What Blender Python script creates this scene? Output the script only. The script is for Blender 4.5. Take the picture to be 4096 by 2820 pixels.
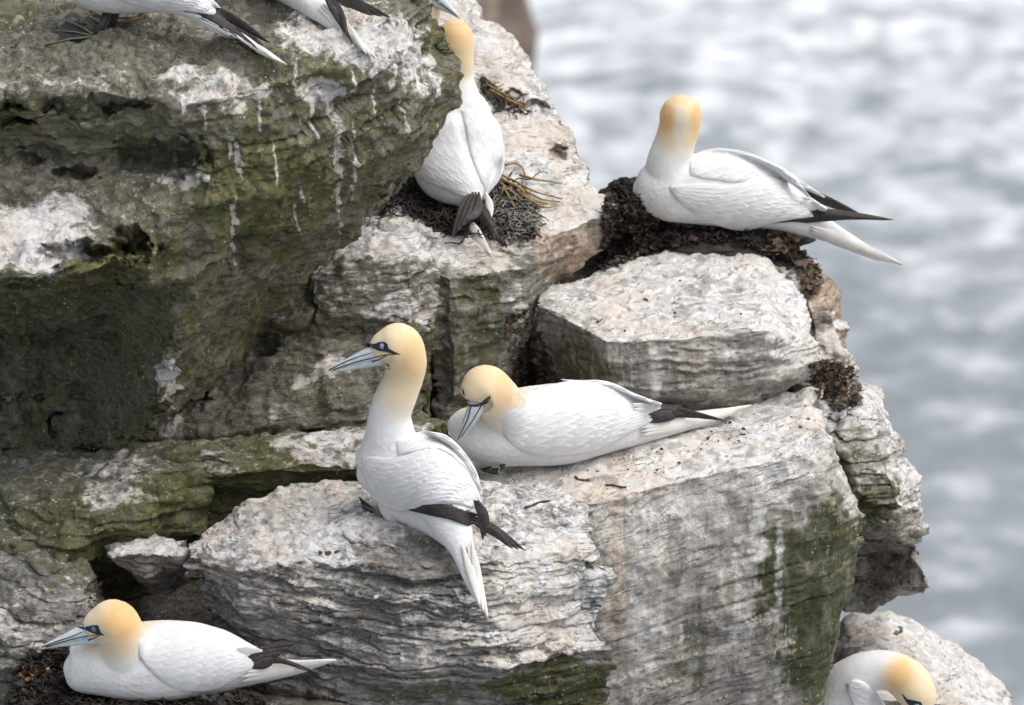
import bpy, bmesh, math, random
import numpy as np
from mathutils import Vector, Matrix
from mathutils.bvhtree import BVHTree

random.seed(7)
RNG = np.random.default_rng(11)
for o in list(bpy.data.objects): bpy.data.objects.remove(o)
SC = bpy.context.scene
COL = SC.collection

# ------------------------------------------------------------------ camera
PITCH = math.radians(22.0)
DIST = 15.0                      # camera to the middle of the ledges, metres
WIDTH = 2.75                     # metres across the frame at that distance
PX = WIDTH / 1024.0              # one picture pixel there
KP = PX / DIST
cp, sp = math.cos(PITCH), math.sin(PITCH)
CAM = np.array([0.0, -DIST * cp, DIST * sp])
FWD = np.array([0.0, cp, -sp]); RGT = np.array([1.0, 0, 0]); UPV = np.array([0.0, sp, cp])
cam_d = bpy.data.cameras.new('camera'); cam = bpy.data.objects.new('camera', cam_d); COL.objects.link(cam)
cam.location = CAM; cam.rotation_euler = (math.radians(90) - PITCH, 0, 0)
cam_d.sensor_width = 36.0; cam_d.lens = 36.0 * DIST / WIDTH
cam_d.clip_start = 0.5; cam_d.clip_end = 9000
cam_d.dof.use_dof = True; cam_d.dof.focus_distance = 15.45; cam_d.dof.aperture_fstop = 4.2
SC.camera = cam

# ------------------------------------------------------------------ light
SUN_DIR = Vector((0.48, -0.12, 0.86)).normalized()
world = bpy.data.worlds.new('World'); SC.world = world; world.use_nodes = True
wn = world.node_tree; wn.nodes.clear()
w_out = wn.nodes.new('ShaderNodeOutputWorld'); w_bg = wn.nodes.new('ShaderNodeBackground')
w_sky = wn.nodes.new('ShaderNodeTexSky'); w_sky.sky_type = 'NISHITA'; w_sky.sun_disc = False
w_sky.sun_elevation = math.asin(SUN_DIR.z); w_sky.sun_rotation = math.atan2(SUN_DIR.x, SUN_DIR.y)
w_sky.air_density = 1.0; w_sky.dust_density = 4.0; w_sky.ozone_density = 1.0
w_hs = wn.nodes.new('ShaderNodeHueSaturation'); w_hs.inputs['Saturation'].default_value = 0.36   # overcast: grey sky
wn.links.new(w_sky.outputs[0], w_hs.inputs['Color']); wn.links.new(w_hs.outputs[0], w_bg.inputs[0])
w_bg.inputs[1].default_value = 0.15
wn.links.new(w_bg.outputs[0], w_out.inputs[0])
sun_d = bpy.data.lights.new('sun', 'SUN'); sun_d.energy = 1.0; sun_d.angle = math.radians(60); sun_d.color = (1.0, 0.98, 0.95)
sun = bpy.data.objects.new('sun', sun_d); COL.objects.link(sun)
sun.rotation_euler = (-SUN_DIR).to_track_quat('-Z', 'Y').to_euler(); sun.location = (5, 4, 12)
vs = SC.view_settings
vs.view_transform = 'Standard'; vs.look = 'None'; vs.gamma = 1.0; vs.use_curve_mapping = False; vs.exposure = 0.55

# ------------------------------------------------------------------ picture <-> place
def rdir(u, v):
    return FWD + RGT * ((u - 512) * KP) - UPV * ((v - 352.5) * KP)
def Q(u, v, y):                              # the point on pixel ray (u, v) that stands at depth y (metres)
    d = rdir(u, v); return CAM + d * ((y - CAM[1]) / d[1])
def proj(co):
    r = co - CAM; f = r @ FWD
    return 512 + (r @ RGT) / f / KP, 352.5 - (r @ UPV) / f / KP

# ------------------------------------------------------------------ noise
def _h(ix, iy, iz, seed):
    h = (ix.astype(np.int64) * 374761393 + iy.astype(np.int64) * 668265263 + iz.astype(np.int64) * 2147483647 + seed * 974711) & 0xffffffff
    h = ((h ^ (h >> 13)) * 1274126177) & 0xffffffff
    h = ((h ^ (h >> 16)) * 2246822519) & 0xffffffff
    return ((h ^ (h >> 15)) & 0xffff) / 32767.5 - 1.0
def vn(p, seed=0):
    f = np.floor(p); i = f.astype(np.int64); t = p - f; t = t * t * t * (t * (t * 6 - 15) + 10)
    x, y, z = i[:, 0], i[:, 1], i[:, 2]; a, b, c = t[:, 0], t[:, 1], t[:, 2]
    def L(u, w, k): return u + (w - u) * k
    c00 = L(_h(x, y, z, seed), _h(x + 1, y, z, seed), a); c10 = L(_h(x, y + 1, z, seed), _h(x + 1, y + 1, z, seed), a)
    c01 = L(_h(x, y, z + 1, seed), _h(x + 1, y, z + 1, seed), a); c11 = L(_h(x, y + 1, z + 1, seed), _h(x + 1, y + 1, z + 1, seed), a)
    return L(L(c00, c10, b), L(c01, c11, b), c)
def fbm(p, o=3, seed=0):
    r = 0; a = 1.0; s = 0
    for k in range(o):
        r = r + a * vn(p * (2.03 ** k) + 7.7 * k, seed + k); s += a; a *= 0.5
    return r / s

# ------------------------------------------------------------------ objects
def tag(o, label=None, cat=None, group=None, kind=None):
    if label: o['label'] = label
    if cat: o['category'] = cat
    if group: o['group'] = group
    if kind: o['kind'] = kind
    return o
def empty(name, loc):
    o = bpy.data.objects.new(name, None); o.location = loc; o.empty_display_size = 0.05; COL.objects.link(o); return o
def mk(name, verts, faces, mat, parent=None, origin=None, smooth=True):
    v = np.asarray(verts, float)
    if origin is None:
        origin = np.array(parent.location) if parent else np.array([(v[:, 0].min() + v[:, 0].max()) / 2, (v[:, 1].min() + v[:, 1].max()) / 2, v[:, 2].min()])
    me = bpy.data.meshes.new(name); me.from_pydata((v - origin).tolist(), [], faces); me.update()
    if smooth: me.shade_smooth()
    if mat: me.materials.append(mat)
    o = bpy.data.objects.new(name, me); COL.objects.link(o)
    if parent: o.parent = parent
    else: o.location = origin
    return o
def sub(name, verts, faces, mat, part, root, smooth=True):   # a sub-part: shares the root's origin, since parts sit at zero offset
    o = mk(name, verts, faces, mat, None, np.array(root.location), smooth); o.location = (0, 0, 0); o.parent = part; return o

# ------------------------------------------------------------------ materials
class NT:
    def __init__(s, name):
        s.m = bpy.data.materials.new(name); s.m.use_nodes = True; s.t = s.m.node_tree; s.t.nodes.clear()
        s.out = s.n('ShaderNodeOutputMaterial'); s.b = s.n('ShaderNodeBsdfPrincipled'); s.l(s.b.outputs[0], s.out.inputs[0])
    def n(s, k, **kw):
        x = s.t.nodes.new(k)
        for a, b in kw.items(): setattr(x, a, b)
        return x
    def l(s, a, b): s.t.links.new(a, b)
    def put(s, i, v):
        if isinstance(v, bpy.types.NodeSocket): s.l(v, i)
        elif isinstance(v, tuple) and len(v) == 3 and i.type == 'RGBA': i.default_value = (*v, 1)
        else: i.default_value = v
    def noise(s, vec, scale, detail=4, rough=0.6, dist=0.0):
        x = s.n('ShaderNodeTexNoise'); s.l(vec, x.inputs['Vector']); x.inputs['Scale'].default_value = scale
        x.inputs['Detail'].default_value = detail; x.inputs['Roughness'].default_value = rough; x.inputs['Distortion'].default_value = dist
        return x.outputs[0]
    def mapv(s, vec, scale=(1, 1, 1), rot=(0, 0, 0)):
        x = s.n('ShaderNodeMapping'); s.l(vec, x.inputs[0]); x.inputs['Scale'].default_value = scale; x.inputs['Rotation'].default_value = rot
        return x.outputs[0]
    def math(s, op, a, b=0.0, c=0.0, clamp=False):
        x = s.n('ShaderNodeMath', operation=op, use_clamp=clamp); s.put(x.inputs[0], a); s.put(x.inputs[1], b); s.put(x.inputs[2], c); return x.outputs[0]
    def step(s, v, lo, hi, a=0.0, b=1.0):
        x = s.n('ShaderNodeMapRange', interpolation_type='SMOOTHSTEP'); s.put(x.inputs[0], v)
        for k, q in zip((1, 2, 3, 4), (lo, hi, a, b)): s.put(x.inputs[k], q)
        return x.outputs[0]
    def mix(s, f, a, b, mode='MIX'):
        x = s.n('ShaderNodeMix', data_type='RGBA', blend_type=mode); s.put(x.inputs[0], f); s.put(x.inputs[6], a); s.put(x.inputs[7], b); return x.outputs[2]
    def attr(s, name):
        x = s.n('ShaderNodeAttribute', attribute_name=name); return x
    def obj(s): return s.n('ShaderNodeTexCoord').outputs['Object']
    def bump(s, h, strength, dist, prev=None):
        x = s.n('ShaderNodeBump'); x.inputs['Strength'].default_value = strength; x.inputs['Distance'].default_value = dist
        s.l(h, x.inputs['Height'])
        if prev is not None: s.l(prev, x.inputs['Normal'])
        return x.outputs[0]
    def done(s, col=None, rough=0.8, norm=None, spec=0.3):
        if col is not None: s.put(s.b.inputs['Base Color'], col)
        s.put(s.b.inputs['Roughness'], rough); s.b.inputs['Specular IOR Level'].default_value = spec
        if norm is not None: s.l(norm, s.b.inputs['Normal'])
        return s.m

def rock_mat(name, tilt=0.0, dip=0.0, runs=0.0, bs=0.8, dark=(0.10, 0.095, 0.085), light=(0.30, 0.285, 0.26), guano=(0.80, 0.79, 0.775), moss=(0.14, 0.135, 0.066), moss2=(0.068, 0.074, 0.034), streak=0.5, gs=1.1, glo=0.36, ghi=0.64, mlo=0.30, mhi=0.72):
    s = NT(name); P = s.obj()
    st = s.mapv(s.mapv(P, (1, 1, 1), (-dip, -tilt, 0)), (1, 1, 5.5))
    vert = s.mapv(P, (1, 1, 0.09))
    n_big = s.noise(P, 4.0, 6, 0.65)
    n_str = s.noise(st, 16.0, 8, 0.7, 0.4)
    n_fin = s.noise(P, 140.0, 5, 0.7)
    n_mid = s.noise(P, 30.0, 7, 0.68)
    n_run = s.noise(vert, 42.0, 4, 0.6)
    n_wide = s.noise(s.mapv(P, (1, 1, 0.06)), 17.0, 3, 0.55, 0.3)
    z = s.attr('zones'); sep = s.n('ShaderNodeSeparateColor'); s.l(z.outputs['Color'], sep.inputs[0])
    G, M, O = sep.outputs[0], sep.outputs[1], sep.outputs[2]; D = z.outputs['Alpha']
    base = s.mix(s.step(n_str, 0.36, 0.66), dark, light)
    base = s.mix(s.step(n_mid, 0.40, 0.64), base, s.mix(0.5, base, (0.17, 0.135, 0.095)))
    base = s.mix(s.math('MULTIPLY', s.step(n_fin, 0.5, 0.68), 0.55), base, (0.36, 0.35, 0.32))
    def mask(a, k1, k2, k3, k4, lo, hi):
        v = s.math('MULTIPLY_ADD', s.math('SUBTRACT', n_big, 0.5), k1, a)
        v = s.math('MULTIPLY_ADD', s.math('SUBTRACT', n_str, 0.5), k2, v)
        v = s.math('MULTIPLY_ADD', s.math('SUBTRACT', n_mid, 0.5), k3, v)
        v = s.math('MULTIPLY_ADD', s.math('SUBTRACT', n_run, 0.5), k4, v)
        return s.step(v, lo, hi)
    mossc = s.mix(s.step(n_mid, 0.38, 0.62), moss2, moss)
    mossc = s.mix(s.step(n_fin, 0.55, 0.72, 0.0, 0.5), mossc, (0.15, 0.15, 0.08))
    m_mask = mask(M, 0.9, 0.6, 1.1, max(0.4, streak), mlo, mhi)
    c = s.mix(m_mask, base, mossc)
    o_mask = mask(O, 0.8, 0.4, 0.5, 0.3, 0.42, 0.75)
    c = s.mix(o_mask, c, s.mix(s.step(n_mid, 0.35, 0.65), (0.50, 0.34, 0.22), (0.63, 0.50, 0.39)))
    gcol = s.mix(s.step(n_mid, 0.35, 0.62), (0.60, 0.575, 0.54), guano)
    gcol = s.mix(s.step(n_big, 0.44, 0.64, 0.0, 0.7), gcol, (0.70, 0.60, 0.50))
    gcol = s.mix(s.step(n_fin, 0.60, 0.72, 0.0, 0.55), gcol, (0.16, 0.145, 0.12))
    gcol = s.mix(s.step(n_str, 0.38, 0.24, 0.0, 0.7), gcol, (0.27, 0.265, 0.245))
    gcol = s.mix(s.math('MULTIPLY', o_mask, 0.6), gcol, (0.66, 0.52, 0.41))
    g_mask = mask(G, 0.6, gs, 0.9, streak, glo, ghi)
    c = s.mix(g_mask, c, gcol)
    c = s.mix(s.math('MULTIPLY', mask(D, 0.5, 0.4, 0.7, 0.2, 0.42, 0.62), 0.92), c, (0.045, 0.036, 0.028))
    if runs:
        c = s.mix(s.math('MULTIPLY', s.step(n_wide, 0.52, 0.64), s.math('MULTIPLY_ADD', m_mask, -0.75 * runs, runs)), c, s.mix(n_mid, (0.17, 0.165, 0.15), (0.24, 0.23, 0.20)))
        c = s.mix(s.math('MULTIPLY', s.step(n_wide, 0.46, 0.36), s.math('MULTIPLY_ADD', m_mask, -0.75 * runs, runs)), c, s.mix(n_mid, (0.46, 0.45, 0.43), (0.70, 0.69, 0.67)))
    n_ck = s.noise(s.mapv(s.mapv(P, (1, 1, 1), (-dip, -tilt, 0)), (1, 1, 6.5)), 7.0, 6, 0.62, 0.5)
    ck = s.step(s.math('ABSOLUTE', s.math('SUBTRACT', n_ck, 0.5)), 0.014, 0.003)
    ck = s.math('MULTIPLY', ck, s.step(n_mid, 0.40, 0.56))
    c = s.mix(s.math('MULTIPLY', ck, 0.72), c, (0.05, 0.046, 0.04))
    n_drib = s.noise(s.mapv(P, (1, 1, 0.045)), 95.0, 3, 0.5)
    drib = s.math('MULTIPLY', s.step(n_drib, 0.62, 0.70), s.step(n_big, 0.42, 0.60))
    c = s.mix(s.math('MULTIPLY', drib, 0.55 if runs else 0.30), c, (0.70, 0.69, 0.67))
    # small droppings spattered over the faces
    vo = s.n('ShaderNodeTexVoronoi'); s.l(P, vo.inputs['Vector']); vo.inputs['Scale'].default_value = 46.0; vo.inputs['Randomness'].default_value = 1.0
    spat = s.math('MULTIPLY', s.step(s.math('ADD', vo.outputs['Distance'], s.math('MULTIPLY', n_fin, 0.25)), 0.30, 0.24), s.step(n_big, 0.50, 0.58))
    c = s.mix(s.math('MULTIPLY', spat, 0.75), c, (0.68, 0.68, 0.66))
    nb = s.bump(n_str, bs, 0.014)
    nb = s.bump(n_mid, 0.8, 0.008, nb)
    nb = s.bump(n_fin, 1.0, 0.006, nb)
    nb = s.bump(s.math('SUBTRACT', 1.0, ck), 0.7, 0.006, nb)
    return s.done(c, s.math('MULTIPLY_ADD', n_mid, 0.25, 0.68), nb, 0.25)

M_PALE = rock_mat('pale_guano_rock', 0.06, dark=(0.17, 0.158, 0.14), light=(0.42, 0.39, 0.345), gs=0.8, glo=0.24, ghi=0.68)
M_FACE = rock_mat('streaked_cliff_rock', -0.24, dark=(0.29, 0.265, 0.235), light=(0.51, 0.465, 0.41), moss=(0.12, 0.12, 0.055), moss2=(0.06, 0.066, 0.03), streak=0.8, gs=0.25, glo=0.20, ghi=0.80, runs=0.55, bs=0.4, mlo=0.15, mhi=0.88)
M_OVER = rock_mat('algae_overhang_rock', 0.02, 0.5, dark=(0.095, 0.095, 0.072), light=(0.30, 0.29, 0.225), moss=(0.215, 0.20, 0.088), moss2=(0.105, 0.112, 0.046), streak=0.6, gs=0.8, glo=0.32, ghi=0.66)
M_GREEN = rock_mat('algae_green_rock', -0.05, dark=(0.10, 0.097, 0.075), light=(0.29, 0.275, 0.22), moss=(0.18, 0.175, 0.075), moss2=(0.088, 0.097, 0.038), streak=0.7, gs=0.8, glo=0.32, ghi=0.70)
M_SLATE = rock_mat('slaty_rock', 0.07, dark=(0.13, 0.13, 0.122), light=(0.40, 0.39, 0.37), guano=(0.83, 0.83, 0.83), streak=0.3, gs=0.9, glo=0.30, ghi=0.66)
M_DARK = rock_mat('dark_shale_rock', 0.0, dark=(0.05, 0.05, 0.045), light=(0.15, 0.145, 0.125), streak=0.5)
M_WARM = rock_mat('warm_pink_rock', 0.05, dark=(0.24, 0.185, 0.145), light=(0.52, 0.43, 0.35), streak=0.4)

def feather_mat(name, c1, c2, bumpk=0.5, rough=0.75, golden=False):
    s = NT(name); P = s.obj()
    n1 = s.noise(P, 22.0, 5, 0.6); n2 = s.noise(P, 160.0, 4, 0.6)
    vo = s.n('ShaderNodeTexVoronoi', feature='SMOOTH_F1'); s.l(s.mapv(P, (1, 1, 1.3)), vo.inputs['Vector']); vo.inputs['Scale'].default_value = 78.0
    c = s.mix(s.step(n1, 0.35, 0.68), c1, c2)
    if golden:
        a = s.attr('plumage'); sep = s.n('ShaderNodeSeparateColor'); s.l(a.outputs['Color'], sep.inputs[0])
        gold = s.mix(sep.outputs[1], (0.70, 0.56, 0.37), (0.66, 0.41, 0.17))
        c = s.mix(sep.outputs[0], c, gold)
        c = s.mix(s.math('MULTIPLY', sep.outputs[2], s.step(n1, 0.42, 0.66)), c, (0.46, 0.37, 0.25))
        smooth = a.outputs['Alpha']
        h = s.math('MULTIPLY', vo.outputs['Distance'], smooth)
    else:
        h = vo.outputs['Distance']
        if name == 'white_wing_feathers':
            c = s.mix(s.attr('relief_shading').outputs['Fac'], s.mix(0.55, c, (0.50, 0.50, 0.50)), c)  # painted relief shading: feather bases greyed
    if golden: nb = s.bump(h, 0.30, 0.006); nb = s.bump(n2, 0.25, 0.0012, nb)
    else:
        fine = s.noise(s.mapv(s.mapv(P, (1, 1, 1), (0, 0.35, 0)), (1, 1, 7)), 55.0, 4, 0.6); nb = s.bump(fine, 0.35, 0.0025)
    m = s.done(c, rough, nb, 0.15)
    s.b.inputs['Sheen Weight'].default_value = 0.15; s.b.inputs['Subsurface Weight'].default_value = 0.0
    return m
M_BODY = feather_mat('white_plumage', (0.65, 0.645, 0.635), (0.72, 0.72, 0.716), 1.0, golden=True)
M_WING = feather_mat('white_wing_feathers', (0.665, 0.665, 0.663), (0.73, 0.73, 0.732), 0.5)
M_QUILL = feather_mat('white_quill_feathers', (0.665, 0.665, 0.663), (0.73, 0.73, 0.732), 0.5)
M_TAIL = feather_mat('cream_tail_feathers', (0.63, 0.605, 0.55), (0.70, 0.69, 0.66), 0.3)

def streak_mat(name, c1, c2, scale=90, rough=0.6, spec=0.3):
    s = NT(name); P = s.obj(); n = s.noise(P, scale, 5, 0.65)
    return s.done(s.mix(s.step(n, 0.35, 0.65), c1, c2), rough, s.bump(n, 0.4, 0.002), spec)
M_BLACK = streak_mat('black_flight_feathers', (0.016, 0.014, 0.013), (0.04, 0.034, 0.03), 120, 0.55)
M_BROWN = streak_mat('brown_black_flight_feathers', (0.032, 0.027, 0.025), (0.068, 0.058, 0.053), 120, 0.6)
M_BILL = streak_mat('pale_blue_bill', (0.44, 0.48, 0.50), (0.56, 0.60, 0.62), 60, 0.38, 0.45)
M_BILLLINE = streak_mat('dark_bill_line', (0.012, 0.014, 0.02), (0.025, 0.028, 0.04), 200, 0.5)
M_MASK = streak_mat('blue_black_face_skin', (0.012, 0.016, 0.026), (0.03, 0.04, 0.06), 250, 0.5)
M_IRIS = streak_mat('pale_iris', (0.27, 0.32, 0.34), (0.35, 0.40, 0.42), 300, 0.12, 0.6)
M_RING = streak_mat('cobalt_eye_ring', (0.05, 0.085, 0.14), (0.08, 0.14, 0.21), 300, 0.35, 0.5)
M_PUPIL = streak_mat('black_pupil', (0.005, 0.005, 0.006), (0.01, 0.01, 0.012), 300, 0.08, 0.6)
M_FOOT = streak_mat('dark_webbed_skin', (0.018, 0.018, 0.018), (0.05, 0.048, 0.045), 130, 0.55)
M_TOE = streak_mat('yellow_green_toe_line', (0.20, 0.21, 0.12), (0.30, 0.31, 0.19), 200, 0.5)
M_WEED = streak_mat('dark_wet_seaweed', (0.008, 0.0065, 0.0055), (0.038, 0.027, 0.020), 45, 0.6, 0.35)
M_WEEDB = streak_mat('dried_brown_seaweed', (0.03, 0.02, 0.013), (0.12, 0.082, 0.052), 30, 0.65)
M_WEEDG = streak_mat('grey_dried_seaweed', (0.06, 0.055, 0.045), (0.26, 0.245, 0.22), 30, 0.6)
M_KELP = streak_mat('olive_kelp_stem', (0.16, 0.095, 0.025), (0.30, 0.19, 0.06), 40, 0.45, 0.5)
M_AMBER = streak_mat('amber_kelp_frond', (0.09, 0.04, 0.01), (0.22, 0.11, 0.03), 40, 0.4, 0.5)
M_SOIL = streak_mat('dark_soil_crumb', (0.04, 0.032, 0.024), (0.11, 0.085, 0.062), 150, 0.9, 0.1)
M_PEB = streak_mat('red_brown_pebble', (0.07, 0.04, 0.026), (0.15, 0.085, 0.055), 100, 0.7)

def sea_mat():
    s = NT('grey_sea_water'); P = s.obj()
    n = s.noise(s.mapv(P, (0.8, 0.6, 1)), 1.5, 3, 0.5); n2 = s.noise(s.mapv(P, (0.55, 0.75, 1), (0, 0, 0.12)), 0.95, 4, 0.6)
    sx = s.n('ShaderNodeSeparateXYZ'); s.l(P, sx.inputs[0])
    glare_grade = s.step(sx.outputs[1], 78.0, 125.0, -0.10, 0.20)  # sea's brighter reflection farther out, painted into the colour
    foam_glare = s.math('MULTIPLY', s.step(s.math('ADD', n2, glare_grade), 0.34, 0.72), s.step(n, 0.30, 0.66, 0.45, 1.0))
    c = s.mix(foam_glare, (0.19, 0.212, 0.225), (0.66, 0.68, 0.70))  # pale patches: foam colour, also painted sky reflection and glints
    return s.done(c, s.math('MULTIPLY_ADD', foam_glare, 0.4, 0.16), s.bump(n, 0.6, 0.25), 0.5)
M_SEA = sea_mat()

# ------------------------------------------------------------------ sea and the far headland
SEA_Z = -36.0
def axis(lo, hi, step, far):
    a = list(np.arange(lo, hi + 1e-6, step)); g = step; x = lo; y = hi; L = []; R = []
    while x > -far: g *= 1.35; x -= g; L.append(x)
    g = step
    while y < far: g *= 1.35; y += g; R.append(y)
    return np.array(L[::-1] + a + R)
gx = axis(-16, 22, 0.22, 5000); gy = axis(55, 150, 0.3, 5000)
X, Y = np.meshgrid(gx, gy, indexing='ij')
pp = np.stack([X.ravel(), Y.ravel(), np.zeros(X.size)], 1)
near = np.exp(-np.maximum(0, np.abs(pp[:, 0]) - 30) / 30) * np.exp(-np.maximum(0, np.abs(pp[:, 1] - 100) - 60) / 40)
hz = near * (0.5 * fbm(pp * [0.16, 0.26, 1], 3, 3) + 0.10 * fbm(pp * [0.6, 0.9, 1], 2, 9))
nx, ny = len(gx), len(gy)
sv = np.stack([pp[:, 0], pp[:, 1], SEA_Z + hz], 1)
idx = np.arange(nx * ny).reshape(nx, ny)
sf = np.stack([idx[:-1, :-1], idx[1:, :-1], idx[1:, 1:], idx[:-1, 1:]], -1).reshape(-1, 4).tolist()
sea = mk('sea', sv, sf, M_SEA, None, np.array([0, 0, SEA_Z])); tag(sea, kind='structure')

# ------------------------------------------------------------------ rocks
ROCKS = {}
def remesh(verts, faces, voxel, smooth=2):
    me = bpy.data.meshes.new('tmp'); bm = bmesh.new()
    bv = [bm.verts.new(p) for p in verts]
    for f in faces:
        try: bm.faces.new([bv[i] for i in f])
        except ValueError: pass
    bmesh.ops.remove_doubles(bm, verts=bm.verts, dist=1e-5)
    bmesh.ops.triangulate(bm, faces=bm.faces[:]); bmesh.ops.recalc_face_normals(bm, faces=bm.faces[:])
    bm.to_mesh(me); bm.free()
    o = bpy.data.objects.new('tmp', me); COL.objects.link(o)
    r = o.modifiers.new('r', 'REMESH'); r.mode = 'VOXEL'; r.voxel_size = voxel; r.adaptivity = 0.0
    if smooth:
        sm = o.modifiers.new('s', 'SMOOTH'); sm.factor = 0.5; sm.iterations = smooth
    dg = bpy.context.evaluated_depsgraph_get(); ev = o.evaluated_get(dg)
    out = bpy.data.meshes.new_from_object(ev)
    bpy.data.objects.remove(o); bpy.data.meshes.remove(me)
    return out
def get_co(me):
    a = np.empty(len(me.vertices) * 3); me.vertices.foreach_get('co', a); return a.reshape(-1, 3)
def set_co(me, c):
    me.vertices.foreach_set('co', np.ascontiguousarray(c, dtype=np.float32).ravel()); me.update()
def get_n(me):
    a = np.empty(len(me.vertices) * 3, dtype=np.float32); me.vertex_normals.foreach_get('vector', a); return a.reshape(-1, 3).astype(float)
def norm(a): return a / (np.linalg.norm(a, axis=1, keepdims=True) + 1e-9)

def rock(name, rows, mat, core, label=None, cat='rock', voxel=0.006, group=None, kind=None, seed=1, tilt=(0.06, 0.0),
         big=0.03, bigf=5.0, lay=0.022, th=0.045, lay2=0.010, th2=0.017, top=0.010, fine=0.005, rough=0.016, carve=(), bulge=(),
         guano=0.0, up=1.0, moss=0.0, ochre=0.0, dark=0.0, zones=(), smooth=2):
    R = len(rows); C = len(rows[0])
    V = [Q(*p) for r in rows for p in r]; V.append(Q(*core)); k = R * C; F = []
    for i in range(R - 1):
        for j in range(C - 1): F.append((i * C + j, i * C + j + 1, (i + 1) * C + j + 1, (i + 1) * C + j))
    ring = [(0, j) for j in range(C)] + [(i, C - 1) for i in range(1, R)] + [(R - 1, j) for j in range(C - 2, -1, -1)] + [(i, 0) for i in range(R - 2, 0, -1)]
    ring = [i * C + j for i, j in ring]
    for a, b in zip(ring, ring[1:] + ring[:1]): F.append((b, a, k))
    me = remesh(V, F, voxel, smooth)
    co = get_co(me); n = get_n(me); off = seed * 13.7
    co = co + n * (fbm(co * bigf + off, 3, seed) * big)[:, None]
    u, v = proj(co)
    wob = fbm(co * 14 + off, 3, seed + 5)
    facing = np.clip(-(n @ FWD) * 1.6, 0, 1)
    for (cu, cv, ru, rv, dep) in carve:
        r = np.sqrt(((u - cu) / ru) ** 2 + ((v - cv) / rv) ** 2) + 0.75 * wob + 0.3 * vn(co * 55 + off, seed + 61)
        co = co + FWD * (np.clip((1.0 - r) / 0.5, 0, 1) ** 0.8 * dep * (1 + 0.5 * wob) * facing)[:, None]
    for (cu, cv, ru, rv, dep) in bulge:
        r2 = ((u - cu) / ru) ** 2 + ((v - cv) / rv) ** 2
        co = co - FWD * (np.sqrt(np.clip(1 - r2, 0, 1)) * dep * facing)[:, None]
    # beds: each layer of the rock stands out or back by its own amount, ragged along its length
    s = np.array([math.sin(tilt[0]), -math.sin(tilt[1]), 1.0]); s /= np.linalg.norm(s)
    side = n - (n @ s)[:, None] * s; wt = np.clip(np.linalg.norm(side, axis=1) * 1.25, 0, 1); side = norm(side)
    t0 = co @ s + 0.030 * fbm(co * 3.1 + off, 2, seed + 2) + 0.010 * fbm(co * 13 + off, 2, seed + 3)
    patch = np.clip(0.55 + 1.3 * fbm(co * 3.3 + off + 9, 3, seed + 31), 0.08, 1.15)
    patch2 = np.clip(0.5 + 1.6 * fbm(co * 8.0 + off + 19, 2, seed + 33), 0.0, 1.2)
    chunk = fbm(co * 16 + off, 4, seed + 41)
    co = co + n * ((0.6 * chunk - 0.7 * np.abs(fbm(co * 9 + off, 3, seed + 44))) * rough)[:, None]
    for amp, thk, fr in ((lay * patch, th, 6.0), (lay2 * patch2, th2, 15.0)):
        t = t0 / thk + 1.15 * vn(np.stack([t0 / thk * 0.33, t0 * 0 + off, t0 * 0], 1), seed); Lr = np.floor(t); f = t - Lr
        q = co * fr; q = q - (q @ s)[:, None] * s + Lr[:, None] * np.array([3.17, 7.31, 5.77])
        d = 0.75 * vn(q + off, seed + 8) + 0.45 * vn(q * 2.7 + off, seed + 9) + 0.35 * _h(Lr, Lr * 3, Lr * 7, seed)
        d = 0.45 * d + 0.55 * np.floor(d * 3 + 0.5) / 3
        hl = _h(Lr, Lr * 5, Lr * 11, seed + 3); crack = np.clip(1 - np.minimum(f, 1 - f) / 0.12, 0, 1) * np.clip(hl + 0.45, 0, 1)
        co = co + side * ((d - 0.75 * crack) * amp * wt)[:, None]
    flat = np.clip((n @ s) * 1.3 - 0.2, 0, 1)
    tn = fbm(co * 7.5 + off, 4, seed + 14) * 3.2
    co = co + s * ((np.floor(tn) + np.clip((tn - np.floor(tn)) * 4 - 1.5, 0, 1)) / 3.2 * top * flat)[:, None]
    co = co + n * ((fbm(co * 45 + off, 3, seed + 20)) * fine)[:, None]
    o = np.array([(co[:, 0].min() + co[:, 0].max()) / 2, (co[:, 1].min() + co[:, 1].max()) / 2, co[:, 2].min()])
    set_co(me, co - o)
    n2 = get_n(me)
    uu = u + 26 * wob + 9 * vn(co * 60 + off, seed); vv = v + 26 * fbm(co * 14 + 40 + off, 3, seed + 6)
    upn = np.clip(0.55 * n2[:, 2] + 0.45 * n[:, 2], -1, 1)
    Z = np.zeros((len(co), 4))
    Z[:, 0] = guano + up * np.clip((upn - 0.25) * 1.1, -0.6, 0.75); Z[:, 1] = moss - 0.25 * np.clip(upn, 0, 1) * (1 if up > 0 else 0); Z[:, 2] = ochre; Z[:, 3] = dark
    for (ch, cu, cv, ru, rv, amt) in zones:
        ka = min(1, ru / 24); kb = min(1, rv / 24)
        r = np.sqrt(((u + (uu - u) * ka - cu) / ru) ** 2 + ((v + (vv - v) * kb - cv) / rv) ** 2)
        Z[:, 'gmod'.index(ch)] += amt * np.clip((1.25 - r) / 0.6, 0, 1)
    at = me.color_attributes.new('zones', 'FLOAT_COLOR', 'POINT'); at.data.foreach_set('color', Z.astype(np.float32).ravel())
    me.materials.clear(); me.materials.append(mat)
    me.polygons.foreach_set('use_smooth', [True] * len(me.polygons))
    me.name = name
    ob = bpy.data.objects.new(name, me); ob.location = o; COL.objects.link(ob)
    tag(ob, label, cat if not kind else None, group, kind)
    tri = me.loop_triangles; me.calc_loop_triangles()
    ROCKS.setdefault('all', []).append(ob)
    return ob

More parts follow.
